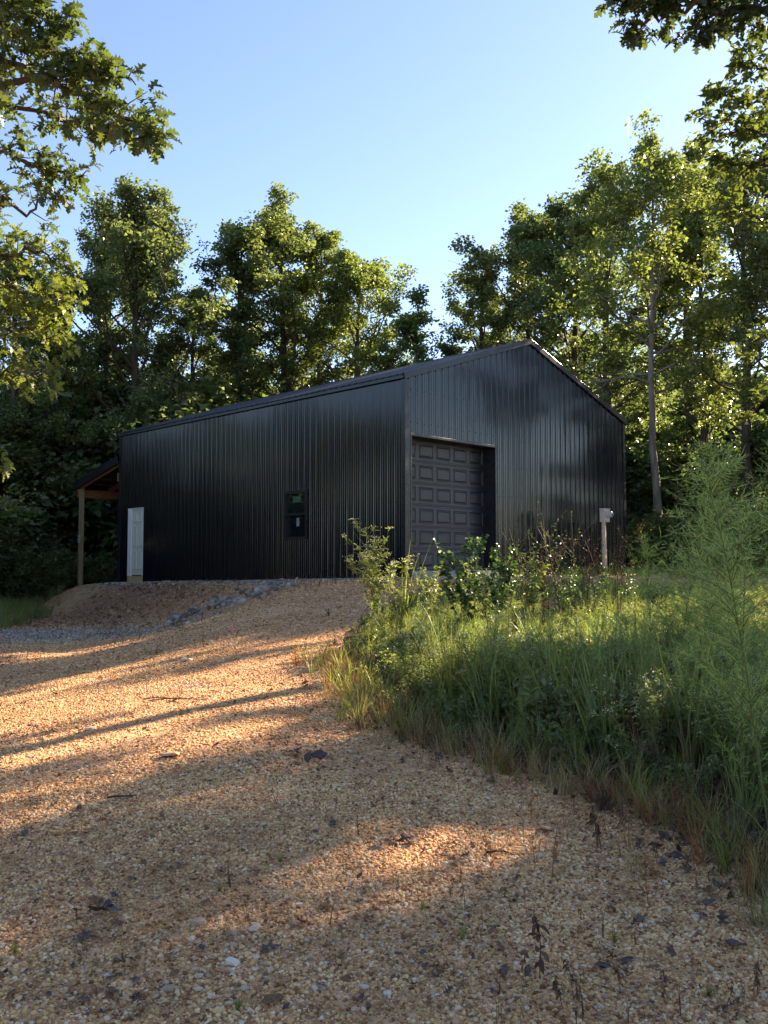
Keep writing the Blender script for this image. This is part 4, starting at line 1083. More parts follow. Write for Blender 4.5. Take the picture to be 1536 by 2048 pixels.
# ------------------------------------------------------------------ fallen leaves
def dead_leaf(seed, shape, m):
    r_ = np.random.default_rng(seed); o = np.array(shape); k = len(o)
    # spine-and-edge mesh so that the leaf can curl
    mb = MB(); c1, c2 = r_.uniform(-0.35, 0.35), r_.uniform(0.1, 0.5)
    def P(x, y): return (x-0.5, y, 0.04+c2*abs(y)**1.3*0.9+c1*(x-0.5)**2+0.05*math.sin(9*x+seed))
    if len(o) > 10:
        h = (k+1)//2; up = o[:h]; 
        vs = []
        for x, y in up: vs += [P(x, y), P(x, 0), P(x, -y)]
        fs = []
        for i in range(h-1):
            fs += [(3*i, 3*i+1, 3*i+4, 3*i+3), (3*i+1, 3*i+2, 3*i+5, 3*i+4)]
        mb.add(vs, fs)
    else:
        xs = np.linspace(0, 1, 7); vs = []
        for x in xs:
            y = 0.27*math.sin(PI*min(1, x*0.94+0.03))**0.8; vs += [P(x, y), P(x, y*.5), P(x, 0), P(x, -y*.5), P(x, -y)]
        fs = [(5*i+j, 5*i+j+1, 5*i+j+6, 5*i+j+5) for i in range(6) for j in range(4)]
        mb.add(vs, fs)
    mb.strip([Vector(P(-0.18+0.06*i, 0)) for i in range(4)], [0.008]*4, Vector((0, 1, 0)))
    me = mb.mesh('fallen_leaf', M[m], True); rnd_attr(me, seed); return me
dl = [dead_leaf(s_, LOBED if s_ % 2 else OVAL, 'deadleaf') for s_ in range(8)]
dlb = [dead_leaf(s_+20, LOBED if s_ % 2 else OVAL, 'deadleafb') for s_ in range(6)]
def fleaf(u, v, wpx, label, mesh=None, group=None, tilt=0.5, dz=0.0):
    p = px(u, v); s = wpx*p.y/F
    o = link('fallen_leaf', mesh or rt.choice(dl), None, label=label, cat='leaf', group=group)
    o.location = p+Vector((0, 0, 0.012+dz)); o.scale = (s, s, s); o.rotation_euler = (rt.uniform(-tilt, tilt), rt.uniform(-tilt, tilt), rt.uniform(0, 6.28)); return o
for u, v, w_, lb, ms in [
    (1472, 1903, 56, 'large flat dark oval leaf at the lower right', dl[0]), (1340, 1912, 30, 'dark squarish leaf left of the large oval leaf', dl[2]),
    (165, 1893, 50, 'slate blue grey leaf on the gravel at lower left', dl[1]), (535, 1907, 56, 'purple brown leaf leaning on the stones at lower centre', dl[3]),
    (440, 1757, 34, 'blue grey lobed leaf at left of centre', dl[5]), (342, 1750, 26, 'small dark lobed leaf left of the blue grey one', dl[7]),
    (513, 1755, 28, 'green grey leaf just right of the blue grey one', dl[4]), (665, 1652, 26, 'dark curled leaf in the middle of the drive', dl[6]),
    (50, 1672, 26, 'dark humped leaf at the left edge of the drive', dl[2]), (290, 2028, 34, 'curled brown leaf at the bottom left', dlb[1]),
    (545, 2008, 46, 'long brown leaf lying at the bottom centre', dlb[0]), (412, 1815, 26, 'upright brown curled leaf above the cream stone', dlb[2]),
    (850, 1942, 30, 'small slate leaf left of the bottom right weeds', dl[3]), (1224, 1832, 30, 'slate oval leaf at right of the tall dead weed', dl[0]),
    (1282, 1846, 36, 'dark oval leaf right of the slate one', dl[2]), (1328, 1860, 28, 'curled brown black leaf before the right gravel edge', dl[4]),
    (1178, 1662, 26, 'dark lobed leaf near the pale flat stone', dl[5]), (1285, 1740, 22, 'small slate leaf in the right gravel', dl[7]),
    (1448, 1780, 34, 'brown leaf curled beside the right weed edge', dlb[3]), (1405, 1845, 26, 'slate leaf among white chips at the right', dl[3]),
    (1010, 1955, 46, 'black leaf leaning at the foot of the dead weeds', dl[1]), (95, 1470, 30, 'tan leaf on the sunny drive at left', dlb[4]),
    (215, 1638, 22, 'thin dark leaf in the left gravel', dl[5]), (640, 1984, 24, 'small slate leaf at the bottom of the drive', dl[7])]:
    fleaf(u, v, w_, lb, ms, None, 0.25)
for cx_, cy_, n_, sp, lb in ((612, 1519, 9, 17, 'black crumpled leaf in the clump lying mid drive'), (222, 1832, 8, 22, 'dark leaf in the heap on the lower left gravel'), (770, 1690, 6, 20, 'dark leaf in the heap beside the sunlit patch'), (1240, 1948, 7, 26, 'dark brown leaf in the heap at the lower right')):
    for i in range(n_): fleaf(cx_+rt.gauss(0, sp), cy_+rt.gauss(0, sp*0.3), rt.uniform(22, 38), lb, rt.choice(dl), 'leaves: '+lb.split(' in the ')[-1], 0.8, rt.uniform(0, 0.02))
for i in range(270):
    v = 1300+rt.random()**0.75*740; u = rt.uniform(-10, 1546); p = px(u, v)
    if weed_mask(np.array([p.x]), np.array([p.y]))[0] > 0.5: continue
    fleaf(u, v, rt.uniform(12, 32)*(0.45+0.55*(v-1300)/700), 'small dead leaf '+spot(u, v), rt.choice(dl+dlb+dlb), 'small dead leaves '+spot(u, v), 0.6)

def bits(n, d0, d1, s0, s1):
    x, y = wedge(n, d0, d1, 0.5); k = (weed_mask(x, y) < 0.5) & (rg.random(n) < np.clip(0.25+hnoise(x*2.7+1, y*2.1)*1.1, 0.06, 1)) & ((x-NX)*Bd.x+(y-NY)*Bd.y < -0.3); x, y = x[k], y[k]; m_ = len(x)
    scatter('leaf_scraps', np.stack([x, y, gz(x, y)+0.006], 1), np.stack([rg.normal(0, .4, m_), rg.normal(0, .4, m_), rg.uniform(0, 6.28, m_)], 1), rg.uniform(s0, s1, m_), rg.integers(0, 14, m_), dl+dlb, 'dark scraps of leaf and bark strewn through the gravel', 'leaf litter')
bits(5200, 2.2, 7, 0.010, 0.032)
bits(5200, 7, 20, 0.02, 0.06)

# ------------------------------------------------------------------ plants
def blade_tuft(seed, n, h0, h1, spread, width, mat_, arch=0.5, seg=5, name='tuft'):
    r_ = random.Random(seed); mb = MB()
    for i in range(n):
        an = r_.uniform(0, 2*PI); d = Vector((math.cos(an), math.sin(an), 0)); sd_ = Vector((-d.y, d.x, 0))
        h = r_.uniform(h0, h1); ar = arch*r_.uniform(0.2, 1.4); p = d*r_.random()*spread
        pts = []; ws = []
        el = PI/2-r_.uniform(0, 0.25); ds = h/seg
        sd2 = (sd_*math.cos(0.6)+Vector((0, 0, 1))*0.0+d*r_.uniform(-.5, .5)).normalized()
        q = p.copy()
        for j in range(seg+1):
            pts.append(q.copy()); ws.append(width*(1-(j/seg)**1.6)*0.5+0.0004)
            q = q+(d*math.cos(el)+Vector((0, 0, 1))*math.sin(el))*ds
            el -= ar*2.2/seg*(0.4+j/seg)
        mb.strip(pts, ws, sd2)
    me = mb.mesh(name, M[mat_], True); rnd_attr(me, seed)
    return me
def forb(seed, h, nst, nleaf, lsz, outline, leafm, stemm='stemg', head=None, headm='pale', spread=0.12, branch=0.0, name='forb', hn=14, hs=0.012, bare=0.15, droop=0.3, join=True, lean=0.25):
    """leafy stems; returns (stem mesh, leaf mesh, head mesh or None), or one joined mesh"""
    rr = np.random.default_rng(seed); st = MB(); C = []; Dd = []; H_ = []
    for i in range(nst):
        an = rr.uniform(0, 6.28); ln = h*rr.uniform(0.65, 1.0); le = rr.uniform(0.05, lean)
        d = np.array([math.cos(an)*le, math.sin(an)*le, 1.0]); p = np.array([math.cos(an), math.sin(an), 0])*rr.uniform(0, spread)
        pts = [p]; k = 7
        for j in range(k):
            d = d+rr.normal(0, 0.07, 3); d /= np.linalg.norm(d); pts.append(pts[-1]+d*ln/k)
        st.tube(pts, np.linspace(0.006, 0.002, k+1)*(0.6+h*0.4), 4, cap=False)
        paths = [(pts, 1.0)]
        for q in range(int(branch)):
            f = rr.uniform(0.4, 0.95)*k; kk = int(f); b0 = pts[kk]+(pts[min(kk+1, k)]-pts[kk])*(f-kk)
            e = np.array([rr.normal(), rr.normal(), 1.1]); e /= np.linalg.norm(e); bl = ln*rr.uniform(0.15, 0.35)
            bp = [b0, b0+e*bl*0.5, b0+e*bl+np.array([0, 0, bl*0.1])]; st.tube(bp, [0.003, 0.002, 0.0015], 3, cap=False); paths.append((bp, 0.4))
        for pp, wgt in paths:
            m_ = max(1, int(nleaf*wgt))
            for q in range(m_):
                f = rr.uniform(bare, 1.0)*(len(pp)-1); kk = min(int(f), len(pp)-2)
                C.append(pp[kk]+(pp[kk+1]-pp[kk])*(f-kk)); a2 = rr.uniform(0, 6.28); Dd.append([math.cos(a2), math.sin(a2), rr.uniform(0.1, 0.7)])
            if head: H_.append(pp[-1])
    lm = leaf_cloud(name+'_leaves', np.array(C), rr, lsz, outline, M[leafm], 0.6, droop, np.array(Dd)*1.5, seed)
    sm = st.mesh(name+'_stems', M[stemm], True); rnd_attr(sm, seed)
    hm = None
    if head:
        Hc = []
        for p in H_:
            for q in range(hn): Hc.append(p+rr.normal(0, 1, 3)*np.array(head))
        hm = leaf_cloud(name+'_heads', np.array(Hc), rr, hs, [(0, 0), (0.5, -0.5), (1, 0), (0.5, 0.5)], M[headm], 0.8, 0, None, seed)
    return sm, lm, hm
def joined(meshes, name):
    """one mesh out of several (keeps materials)"""
    bm = bmesh.new(); mats = []; me = bpy.data.meshes.new(name); mi = []
    V = []; Fc = []; n0 = 0
    for m_ in [m for m in meshes if m]:
        co = np.empty(len(m_.vertices)*3, np.float32); m_.vertices.foreach_get('co', co); V.append(co.reshape(-1, 3))
        for p in m_.polygons: Fc.append([i+n0 for i in p.vertices]); mi.append(len(mats))
        n0 += len(m_.vertices); mats.append(m_.materials[0])
    me.from_pydata(np.concatenate(V).tolist(), [], Fc)
    for a in mats: me.materials.append(a)
    me.polygons.foreach_set('material_index', mi); me.update(); rnd_attr(me, 3); return me
NARROW = [(0, 0), (0.3, -0.10), (0.7, -0.08), (1, 0), (0.7, 0.08), (0.3, 0.10)]
MIDLEAF = [(0, 0), (0.35, -0.2), (0.75, -0.14), (1, 0), (0.75, 0.14), (0.35, 0.2)]
ROUND = [(0, 0), (0.2, -0.3), (0.55, -0.42), (0.9, -0.25), (1, 0), (0.9, 0.25), (0.55, 0.42), (0.2, 0.3)]
def fennel_mesh(seed, h, nb, nf, fl=0.055, w=0.0016):
    rr = np.random.default_rng(seed); st = MB(); k = 10; d = np.array([rr.normal(0, .06), rr.normal(0, .06), 1.0]); pts = [np.zeros(3)-np.array([0, 0, .03])]
    for j in range(k): d = d+rr.normal(0, 0.03, 3); d /= np.linalg.norm(d); pts.append(pts[-1]+d*h/k)
    st.tube(pts, np.linspace(0.008, 0.0018, k+1), 5, cap=False); T = []
    P0 = []; P1 = []
    for i in range(nb):
        f = (0.10+0.90*rr.random()**0.62); q = f*k; kk = min(int(q), k-1); b0 = pts[kk]+(pts[kk+1]-pts[kk])*(q-kk)
        an = rr.uniform(0, 6.28); el = rr.uniform(0.6, 1.1); bl = h*(0.28*(1-f)**0.7+0.07)*rr.uniform(0.6, 1.2)
        e = np.array([math.cos(an)*math.cos(el), math.sin(an)*math.cos(el), math.sin(el)])
        bp = [b0]
        for j in range(4): e = e+np.array([math.cos(an)*.10, math.sin(an)*.10, -0.07]); e /= np.linalg.norm(e); bp.append(bp[-1]+e*bl/4)
        st.tube(bp, [0.0028, 0.0022, 0.0018, 0.0014, 0.001], 3, cap=False)
        bp = np.array(bp); m_ = int(nf*(0.4+bl/h*4)); ff = rr.random(m_)**0.8*3.999; ii = ff.astype(int)
        P0.append(bp[ii]+(bp[ii+1]-bp[ii])*(ff-ii)[:, None]); P1.append(np.repeat(e[None], m_, 0))
    pts = np.array(pts); m_ = nf*9; ff = (0.15+0.85*rr.random(m_)**0.6)*(k-0.001); ii = ff.astype(int)
    P0.append(pts[ii]+(pts[ii+1]-pts[ii])*(ff-ii)[:, None]); P1.append(np.repeat(np.array([[0, 0, 1.0]]), m_, 0))
    P0 = np.concatenate(P0); P1 = np.concatenate(P1); n = len(P0)
    dd = rr.normal(size=(n, 3))*0.8+P1*0.8; dd /= np.linalg.norm(dd, axis=1)[:, None]
    sd_ = np.cross(dd, rr.normal(size=(n, 3))); sd_ /= np.linalg.norm(sd_, axis=1)[:, None]
    ln = fl*rr.uniform(0.5, 1.3, n)[:, None]; mid = P0+dd*ln*0.55+rr.normal(0, 0.004, (n, 3)); tip = P0+dd*ln+np.array([0, 0, 0.25])*ln*rr.uniform(-0.6, 1, n)[:, None]
    V = np.stack([P0-sd_*w*.5, mid-sd_*w*.5, tip, mid+sd_*w*.5], 1)
    return st.mesh('stem', M['stemg'], True), quads_mesh('foliage', V, 4, M['fennel'], seed)

# --- stuff: the weed patch
tufts = ([blade_tuft(300+i, 26, 0.30, 0.9, 0.10, 0.0115, 'grass', 0.55, name='grass_tuft') for i in range(4)]
         + [blade_tuft(310+i, 30, 0.25, 0.6, 0.08, 0.005, 'straw', 0.7, name='straw_tuft') for i in range(2)]
         + [joined(forb(320+i, 0.5, 7, 16, 0.07, MIDLEAF, 'forb', spread=0.12, branch=1), 'forb') for i in range(3)]
         + [joined(forb(330, 0.62, 7, 42, 0.045, NARROW, 'forb', head=(0.012, 0.012, 0.012), headm='pale', hn=8, hs=0.012, spread=0.15, branch=3), 'forb'), joined(forb(331, 0.55, 6, 20, 0.03, MIDLEAF, 'drybrown', 'drybrown', spread=0.12, branch=4), 'forb')]
         + [joined(fennel_mesh(335+i, 0.75, 26, 14), 'forb') for i in range(2)])
def patch(n, poly, jitter=0, ymax=30):
    xs = [p[0] for p in poly]; ys = [p[1] for p in poly]; out = []
    x = rg.uniform(min(xs), max(xs), n); y = min(ys)+(max(ys)-min(ys))*rg.random(n)
    k = inpoly(x, y, poly) & (np.abs(x) < 0.55*y+1.0) & (y < ymax)
    return x[k], y[k]
def edge_dist(x, y, poly, m=10):
    dmin = np.full(np.shape(x), 9.0)
    for (x0, y0), (x1, y1) in list(zip(poly, poly[1:]+poly[:1])):
        vx, vy = x1-x0, y1-y0; t = np.clip(((x-x0)*vx+(y-y0)*vy)/(vx*vx+vy*vy), 0, 1)
        dmin = np.minimum(dmin, np.hypot(x-(x0+t*vx), y-(y0+t*vy)))
    return dmin
def plants(name, x, y, s, idx, srcs, label, cat, tilt=0.12):
    n = len(x); rot = np.stack([rg.normal(0, tilt, n), rg.normal(0, tilt, n), rg.uniform(0, 6.28, n)], 1)
    return scatter(name, np.stack([x, y, gz(x, y)-0.01], 1), rot, s, idx, srcs, label, cat)
x, y = patch(16000, WEED, ymax=16)
ed = edge_dist(x, y, WEED)
keep = rg.random(len(x)) < np.where(y < 9, 1.0, 0.75)
x, y, ed = x[keep], y[keep], ed[keep]
n = len(x)
# mostly green grass near the front, mixed weeds further back, straw along the edge
r_ = rg.random(n); cl = 0.5+0.5*np.sin(x*2.1+1)*np.cos(y*1.3)
idx = np.where(r_ < 0.25+0.25*(cl > .5), rg.integers(0, 4, n), np.where(r_ < 0.66, rg.choice([6, 7, 8, 9], n), np.where(r_ < 0.8, rg.integers(11, 13, n), rg.choice([9, 10, 4, 5], n))))
back = (y > 8.5) & (rg.random(n) < 0.6); idx = np.where(back, rg.choice([6, 7, 8, 9, 9, 10, 11, 12, 12], n), idx)
edge = (ed < 0.30) & (rg.random(n) < 0.5); idx = np.where(edge, rg.choice([4, 5, 8, 7, 10, 0], n), idx)
s = rg.uniform(0.55, 1.15, n)*np.where(ed < 0.3, 0.6, 1.0)*np.where(y > 9.2, 0.46, np.where(y > 7.4, 0.68, 0.95))
plants('weeds', x, y, s, idx, tufts, 'dense green grass and mixed weeds right of the drive', 'weeds', 0.15)
# straw mat on the front edge, spilling on to the gravel
ex, ey = [], []
for (x0, y0), (x1, y1) in zip(WEED[:9], WEED[1:9]):
    m_ = int(95*math.hypot(x1-x0, y1-y0)); t = rg.random(m_)
    ex.append(x0+(x1-x0)*t+rg.normal(-0.10, 0.13, m_)); ey.append(y0+(y1-y0)*t+rg.normal(-0.10, 0.13, m_))
ex = np.concatenate(ex); ey = np.concatenate(ey); n = len(ex)
mats_ = [blade_tuft(340+i, 26, 0.10, 0.32, 0.10, 0.0035, 'straw', 1.1, name='straw') for i in range(3)]+[blade_tuft(345, 16, 0.12, 0.3, 0.05, 0.004, 'drybrown', 0.7, name='straw'), blade_tuft(346, 14, 0.15, 0.4, 0.05, 0.004, 'reddry', 0.5, name='straw'), blade_tuft(347, 18, 0.2, 0.5, 0.06, 0.006, 'grass', 0.9, name='straw')]
plants('dry_grass', ex, ey, rg.uniform(0.35, 0.95, n), rg.choice([0, 1, 2, 2, 3, 3, 3, 4, 4, 5, 5], n), mats_, 'tangled dry straw and dead stems along the weed edge', 'dry grass', 0.3)
# dark leaf litter under the weed edge
n = 2600; k = rg.integers(0, 9, n); W_ = np.array(WEED[:10]); t = rg.random(n)
lx = W_[k, 0]+(W_[k+1, 0]-W_[k, 0])*t+rg.normal(0.12, 0.2, n); ly = W_[k, 1]+(W_[k+1, 1]-W_[k, 1])*t+rg.normal(0.12, 0.2, n)
scatter('leaf_litter', np.stack([lx, ly, gz(lx, ly)+0.012], 1), np.stack([rg.normal(0, .5, n), rg.normal(0, .5, n), rg.uniform(0, 6.28, n)], 1), rg.uniform(0.04, 0.085, n), rg.integers(0, 8, n), dl, 'dark rotting leaf litter under the edge of the weeds', 'leaf litter')
# sparse stems and tiny rosettes on the gravel
small = [blade_tuft(350, 3, 0.06, 0.16, 0.01, 0.0022, 'reddry', 0.2, name='sprig'), blade_tuft(351, 5, 0.05, 0.13, 0.015, 0.0022, 'straw', 0.4, name='sprig'),
         blade_tuft(352, 4, 0.06, 0.2, 0.012, 0.0025, 'drybrown', 0.25, name='sprig'), blade_tuft(353, 10, 0.02, 0.06, 0.01, 0.0035, 'grass', 1.2, name='sprig'),
         joined(forb(354, 0.14, 1, 8, 0.02, MIDLEAF, 'drybrown', 'drybrown', spread=0.01), 'sprig')]
x, y = wedge(5000, 2.3, 9, 0.5); keep = (weed_mask(x, y) < 0.5) & (rg.random(len(x)) < np.clip(0.10+0.45*(x+0.4), 0.05, 0.9)*np.clip(0.2+hnoise(x*3.1, y*3.1)*1.6, 0.02, 1)); x, y = x[keep], y[keep]; n = len(x)
plants('dry_sprigs', x, y, rg.uniform(0.5, 1.2, n), rg.choice([0, 0, 1, 1, 2, 2, 3, 4], n), small, 'sparse dry sprigs and tiny green tufts growing in the gravel', 'weeds', 0.2)
x, y = wedge(2600, 9, 24, 0.45); keep = (weed_mask(x, y) < 0.5) & ((x-NX)*Bd.x+(y-NY)*Bd.y < -0.5) & ((hnoise(x*1.7, y*0.9) > 0.35) | (y > 17.5)) & (rg.random(len(x)) < 0.6); x, y = x[keep], y[keep]; n = len(x)
plants('dry_sprigs', x, y, rg.uniform(0.8, 2.0, n), rg.choice([1, 2, 0, 4, 3], n), small, 'dry stalks dotted over the upper drive and the bank', 'weeds', 0.2)
# green grass at the far left, under the trees
x = rg.uniform(-17, -8.2, 2600); y = rg.uniform(19, 31, 2600); keep = (x < -9.3-(y-24)*0.25+rg.normal(0, .3, 2600)); x, y = x[keep], y[keep]; n = len(x)
plants('grass', x, y, rg.uniform(0.35, 0.75, n), rg.choice([0, 1, 2, 3, 5, 1, 5, 6], n), tufts, 'bright green rough grass under the trees at the far left', 'grass')
# grass in front of and right of the gable, forest-edge growth
x = rg.uniform(3, 16, 2600); y = rg.uniform(19, 33, 2600)
a = (x-NX)*Ad.x+(y-NY)*Ad.y; b = (x-NX)*Bd.x+(y-NY)*Bd.y
keep = ((a < -2.4+rg.normal(0, .4, 2600)) | (b > WID+0.6)) | ((a < -0.3) & (b > 3.6) & (rg.random(2600) < 0.06)); x, y = x[keep], y[keep]; n = len(x)
plants('grass', x, y, rg.uniform(0.5, 1.0, n)*np.where(y < 25, 0.42, 1.0), rg.choice([0, 1, 2, 4, 5, 6, 7, 9], n), tufts, 'rough grass and weeds round the right corner of the barn', 'grass')
x = rg.uniform(-26, 22, 5200); y = rg.uniform(25, 58, 5200); keep = barn_clear_v(x, y) if 'barn_clear_v' in globals() else ((((x-NX)*Ad.x+(y-NY)*Ad.y) < -3) | (((x-NX)*Ad.x+(y-NY)*Ad.y) > LEN+3.6) | (((x-NX)*Bd.x+(y-NY)*Bd.y) > WID+1)) & ~((np.abs(x) < 8) & (y < 26)); x, y = x[keep], y[keep]; n = len(x)
under = [joined(forb(360+i, 1.3, 9, 34, 0.12, MIDLEAF, 'forb', 'drybrown', spread=0.5, branch=3, lean=0.6), 'undergrowth') for i in range(3)]
plants('undergrowth', x, y, rg.uniform(0.6, 1.6, n), rg.integers(0, 3, n), under, 'shaded undergrowth covering the floor of the wood', 'undergrowth')

# --- single plants that stand out
def plant(name, meshes, u, v, dist, label, cat='weed', scale=1.0, names=('stem', 'foliage', 'flower_heads'), group=None, rz=None, top=None, h=1.0):
    h = max((max(q.co.z for q in m_.vertices) for m_ in meshes[:2] if m_), default=h)
    if v is None:
        x = (u-768)/F*dist; p = Vector((x, dist, hz(x, dist)))
        if top is not None: scale = (at(u, top, dist).z-p.z)/h
    else: p = px(u, v)
    e = empty(name, p, rt.uniform(0, 6.28) if rz is None else rz, label=label, cat=cat, group=group); e.scale = (scale,)*3
    for nm, m_ in zip(names, meshes):
        if m_: link(nm, m_, e)
    return e
bs = forb(401, 1.35, 11, 36, 0.080, NARROW, 'forb', head=(0.034, 0.034, 0.010), hn=22, hs=0.016, spread=0.10, branch=4, name='boneset', lean=0.28, bare=0.35)
plant('flowering_weed', bs, 762, None, 10.8, 'tall pale flowering weed standing before the barn near corner', top=1036, h=1.25)
rs = forb(402, 1.2, 12, 56, 0.048, ROUND, 'shrub', head=None, spread=0.22, branch=4, name='shrub', lean=0.5, bare=0.1, droop=0.1)
plant('shrub', rs, 945, None, 10.4, 'glossy round leaved shrub before the lower right of the garage door', 'shrub', top=1068, h=1.2)
rs2 = forb(412, 1.0, 9, 34, 0.045, MIDLEAF, 'forb', spread=0.3, branch=4, name='shrub', lean=0.6, bare=0.1)
plant('shrub', rs2, 880, None, 11.2, 'lower bright leaved shrub in front of the garage door sill', 'shrub', top=1130, h=1.0)
plant('shrub', rs2, 1010, None, 9.6, 'dark leafy shrub right of the garage door opening', 'shrub', top=1120, h=1.0)
db = forb(403, 1.4, 4, 16, 0.035, MIDLEAF, 'shrub', 'drybrown', spread=0.05, branch=7, name='bramble', lean=0.35)
plant('bramble', db, 1130, None, 11.0, 'thin arching bramble against the dark gable wall', 'bramble', top=985, h=1.4)
plant('bramble', db, 1060, None, 11.4, 'loose bramble with dark bare stems left of the arching one', 'bramble', top=1030, h=1.4)
mx_ = forb(414, 1.2, 7, 40, 0.045, MIDLEAF, 'shrub', 'drybrown', spread=0.2, branch=5, name='dark_shrub', lean=0.45, bare=0.25)
for u_, d_, t_, lb_ in ((1040, 11.6, 1085, 'leggy dark shrub just right of the garage door shrub'), (1105, 10.9, 1110, 'leggy dark shrub below the arching bramble'), (1165, 11.8, 1100, 'leggy dark shrub left of the meter post'), (985, 12.2, 1095, 'dark shrub at the right jamb of the garage door'), (1262, 12.4, 1120, 'dark scraggly shrub right of the meter post')):
    plant('dark_shrub', mx_, u_, None, d_, lb_, 'shrub', top=t_)
dsm = forb(404, 1.3, 5, 30, 0.03, MIDLEAF, 'drybrown', 'drybrown', head=(0.03, 0.03, 0.05), headm='drybrown', hn=18, hs=0.014, spread=0.12, branch=6, name='dark_weed', lean=0.3)
plant('dark_seedy_weed', dsm, 1085, None, 10.6, 'dark brown seed laden weed before the gable wall', top=1075, h=1.3)
plant('dark_seedy_weed', dsm, 1232, None, 12.5, 'dark feathery seed stalk just right of the meter post', top=1040, h=1.3)
plant('dark_seedy_weed', dsm, 1165, None, 12.0, 'low dark seed stalks between bramble and meter post', top=1085, h=1.3)
gl = blade_tuft(405, 9, 0.9, 1.35, 0.06, 0.014, 'grass', 0.35, 8)
plant('tall_grass', (None, gl), 805, None, 10.9, 'tall arching grass blades before the barn near corner', 'grass', top=1060, h=1.15)
plant('tall_grass', (None, gl), 1215, None, 13.5, 'upright grass blades beside the meter post', 'grass', top=1090, h=1.15)
for (u, d_, tp_, lb) in ((870, 8.2, 1215, 'tall green grass clump in the centre of the weed patch'), (1290, 8.4, 1200, 'grass clump right of centre in the weeds'), (1110, 6.6, 1280, 'broad bladed grass clump at the front of the weeds'), (1330, 5.6, 1330, 'sunlit yellowish grass clump at the right front'), (1270, 5.15, 1420, 'straw yellow grass clump at the front weed edge'), (700, 9.2, 1290, 'dry yellow grass clump at the left tip of the weeds')):
    me_ = blade_tuft(int(u), 46, 0.5, 1.05, 0.10, 0.010, 'straw' if ('straw' in lb or 'dry' in lb) else 'grass', 0.5, 7)
    plant('grass_clump', (None, me_), u, None, d_, lb, 'grass', top=tp_, h=0.85)
gr = [forb(410+i, 0.95, 10, 60, 0.05, NARROW, 'forb', spread=0.14, branch=2, name='goldenrod', lean=0.22, bare=0.08) for i in range(2)]
for i, (u, d_, tp_, lb) in enumerate(((905, 9.0, 1195, 'bright narrow leaved weed below the round leaved shrub'), (790, 10.0, 1175, 'narrow leaved weed left of the garage door sill'), (1180, 9.2, 1195, 'narrow leaved weed below the meter post'), (1090, 8.2, 1230, 'narrow leaved weed in the middle of the patch'), (740, 8.7, 1270, 'pale tipped weed at the left of the patch'), (1380, 7.4, 1180, 'weed in front of the feathery plants'), (1000, 7.4, 1290, 'weed at the centre front of the patch'))):
    plant('leafy_weed', gr[i % 2], u, None, d_, lb, top=tp_, h=0.95)
fm = [fennel_mesh(420+i, 2.0, 80, 24, 0.070, 0.0042) for i in range(3)]
for i, (u, d_, tp_, lb) in enumerate(((1412, 7.2, 865, 'tall feathery green weed with a pointed tip left of the edge'), (1528, 7.4, 862, 'tallest feathery weed at the right edge of the photo'), (1345, 7.0, 985, 'feathery weed before the pale tree trunk'), (1470, 7.2, 940, 'feathery weed between the two tallest ones'),
                                       (1310, 7.6, 1060, 'short feathery weed right of the barn corner'), (1530, 3.95, 905, 'nearest feathery weed, its plume filling the right edge'), (1475, 4.25, 985, 'near feathery weed with brown lower stem just left of the nearest plume'), (1420, 6.6, 1110, 'feathery weed in front of the pointed one'),
                                       (1375, 6.2, 1080, 'feathery weed low in the right weed mass'), (1545, 4.4, 1150, 'low feathery weed at the right edge'))):
    plant('feathery_weed', fm[i % 3], u, None, d_, lb, top=tp_, h=2.0)
sap = forb(430, 1.0, 3, 14, 0.10, ROUND, 'forb', spread=0.03, branch=4, name='seedling')
plant('red_leaved_seedling', sap, 1420, None, 7.6, 'seedling with broad leaves among the feathery weeds', top=1215, h=1.0)

# dead weeds on the near gravel
def dead_weed(seed, h, nl, m='drybrown'):
    rr = np.random.default_rng(seed); st = MB(); d = np.array([rr.normal(0, .12), rr.normal(0, .12), 1.0]); pts = [np.array([0, 0, -0.01])]
    for j in range(6): d = d+rr.normal(0, 0.10, 3); d /= np.linalg.norm(d); pts.append(pts[-1]+d*h/6)
    st.tube(pts, np.linspace(0.0032, 0.0015, 7), 4, cap=False)
    C = []; D_ = []
    for q in range(nl):
        f = rr.uniform(0.3, 1.0)*6; k = min(int(f), 5); C.append(pts[k]+(pts[k+1]-pts[k])*(f-k)); a = rr.uniform(0, 6.28); D_.append([math.cos(a)*.5, math.sin(a)*.5, -0.9])
    lf = leaf_cloud('withered_leaves', np.array(C), rr, 0.050, MIDLEAF, M[m], 0.2, 0.8, np.array(D_)*1.5, seed, 0.5)
    sm = st.mesh('stem', M[m], True); rnd_attr(sm, 1); return sm, lf
dwm = [dead_weed(440+i, 0.30, 9+4*i) for i in range(4)]+[dead_weed(446, 0.3, 5, 'reddry'), dead_weed(447, 0.3, 3, 'reddry')]
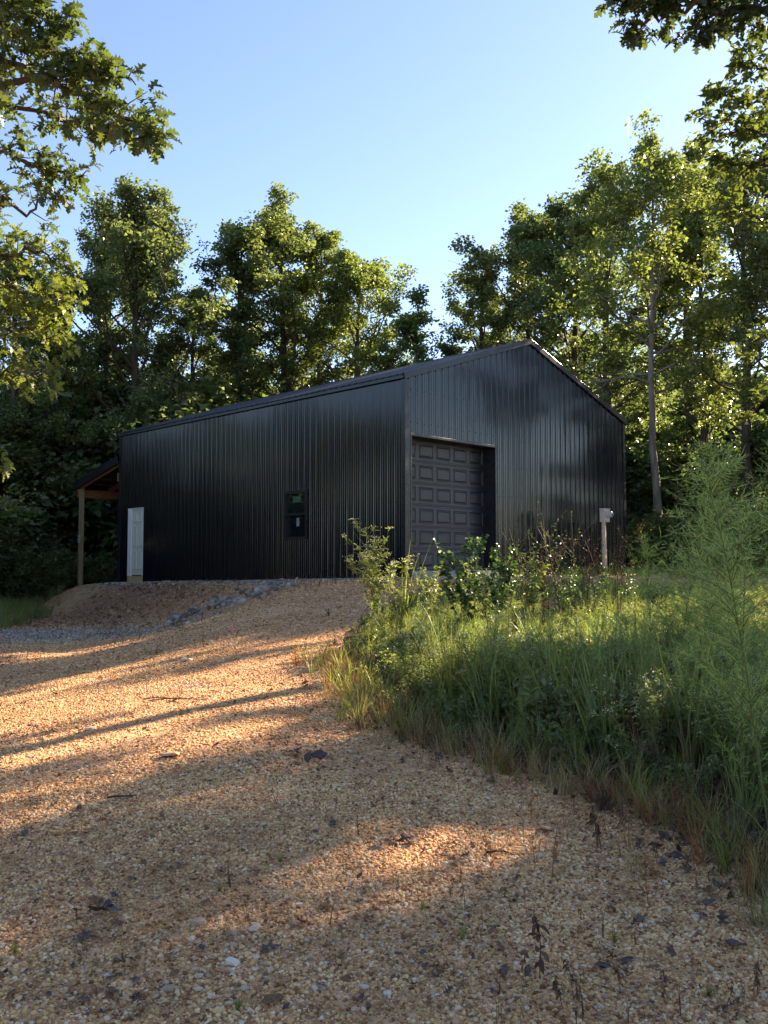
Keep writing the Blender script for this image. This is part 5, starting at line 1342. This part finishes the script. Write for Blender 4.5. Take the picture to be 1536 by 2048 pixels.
for i, (u, v, hp, k, lb) in enumerate(((1080, 1975, 140, 2, 'tallest withered weed with hanging leaves at the lower centre right'), (1203, 1705, 98, 3, 'dense brown seed stalk standing near the right weed edge'), (1300, 1820, 100, 4, 'thin rusty stalk leaning right of the sunlit patch'),
        (1105, 1760, 110, 5, 'thin red brown stalk right of the sunlit patch'), (1240, 1990, 60, 1, 'short withered weed with curled leaves at lower right'), (1465, 2030, 60, 2, 'withered weed at the bottom right corner'), (1515, 2000, 75, 3, 'dark withered weed at the right bottom edge'),
        (1145, 1990, 70, 1, 'withered weed just right of the tallest one'), (1125, 2030, 70, 3, 'dark withered weed clump at the bottom'), (1045, 1960, 55, 0, 'small withered weed left of the tallest one'), (930, 1830, 80, 5, 'thin stalk at the edge of the sunlit patch'), (1330, 2010, 66, 2, 'brown withered weed in the lower right'),
        (985, 1740, 70, 4, 'rusty stalk in the middle of the sunlit patch edge'), (1400, 1800, 80, 4, 'bent rusty stalk near the right weed edge'), (1062, 1640, 75, 5, 'orange stalk above the sunlit patch'), (658, 1240, 26, 3, 'small dark dead weed on the upper drive'), (668, 1300, 34, 3, 'dark dead weed beside the drive bend'), (250, 1960, 60, 0, 'small withered sprig at the lower left'), (1175, 1880, 70, 4, 'slender brown stalk left of the slate leaf'), (1270, 1905, 66, 0, 'withered stalk below the slate leaf'))):
    p = px(u, v); plant('dead_weed', dwm[k], u, v, None, lb, scale=hp*p.y/F/0.3)
# tiny green rosettes
ros = [blade_tuft(460+i, 16, 0.03, 0.06, 0.006, 0.006, 'grass', 1.5, 4) for i in range(2)]
for u, v, sc, lb in ((30, 1918, 1.0, 'green rosette at the lower left edge'), (560, 1728, 0.9, 'small green tuft in the middle of the gravel'), (925, 1888, 1.1, 'flat green rosette left of the slate leaf'), (1230, 1888, 1.0, 'star shaped green rosette at the lower right'), (1418, 2006, 1.0, 'green tuft at the bottom right'), (475, 2022, 1.0, 'green tuft at the bottom left of centre'), (440, 1786, 0.8, 'tiny tuft below the blue grey leaf'), (845, 1824, 0.9, 'yellow green tuft at the bottom edge of the sunlit patch')):
    plant('green_tuft', (None, rt.choice(ros)), u, v, None, lb, 'weed', scale=sc)
# twigs on the gravel
for i, (u, v, ln, an, lb) in enumerate(((375, 1402, 0.6, 0.2, 'long thin dead twig lying across the sunlit drive'), (330, 1400, 0.35, 0.5, 'short dead twig beside the long one'), (255, 1600, 0.2, 0.4, 'small pale twig in the left gravel'), (1000, 1712, 0.12, 0.1, 'grey stub of wood on the right gravel'))):
    p = px(u, v); mb = MB(); pts = [Vector(((t-0.5)*ln, 0.02*math.sin(t*7+i), 0.012+0.01*math.sin(t*5))) for t in np.linspace(0, 1, 7)]
    mb.tube(pts, np.linspace(0.006, 0.002, 7), 5); mb.tube([pts[3], pts[3]+Vector((0.05, 0.07, 0.01))], [0.003, 0.001], 4)
    o = mb.build('twig', M['bark'], None, label=lb, cat='twig'); o.location = p; o.rotation_euler = (0, 0, an)
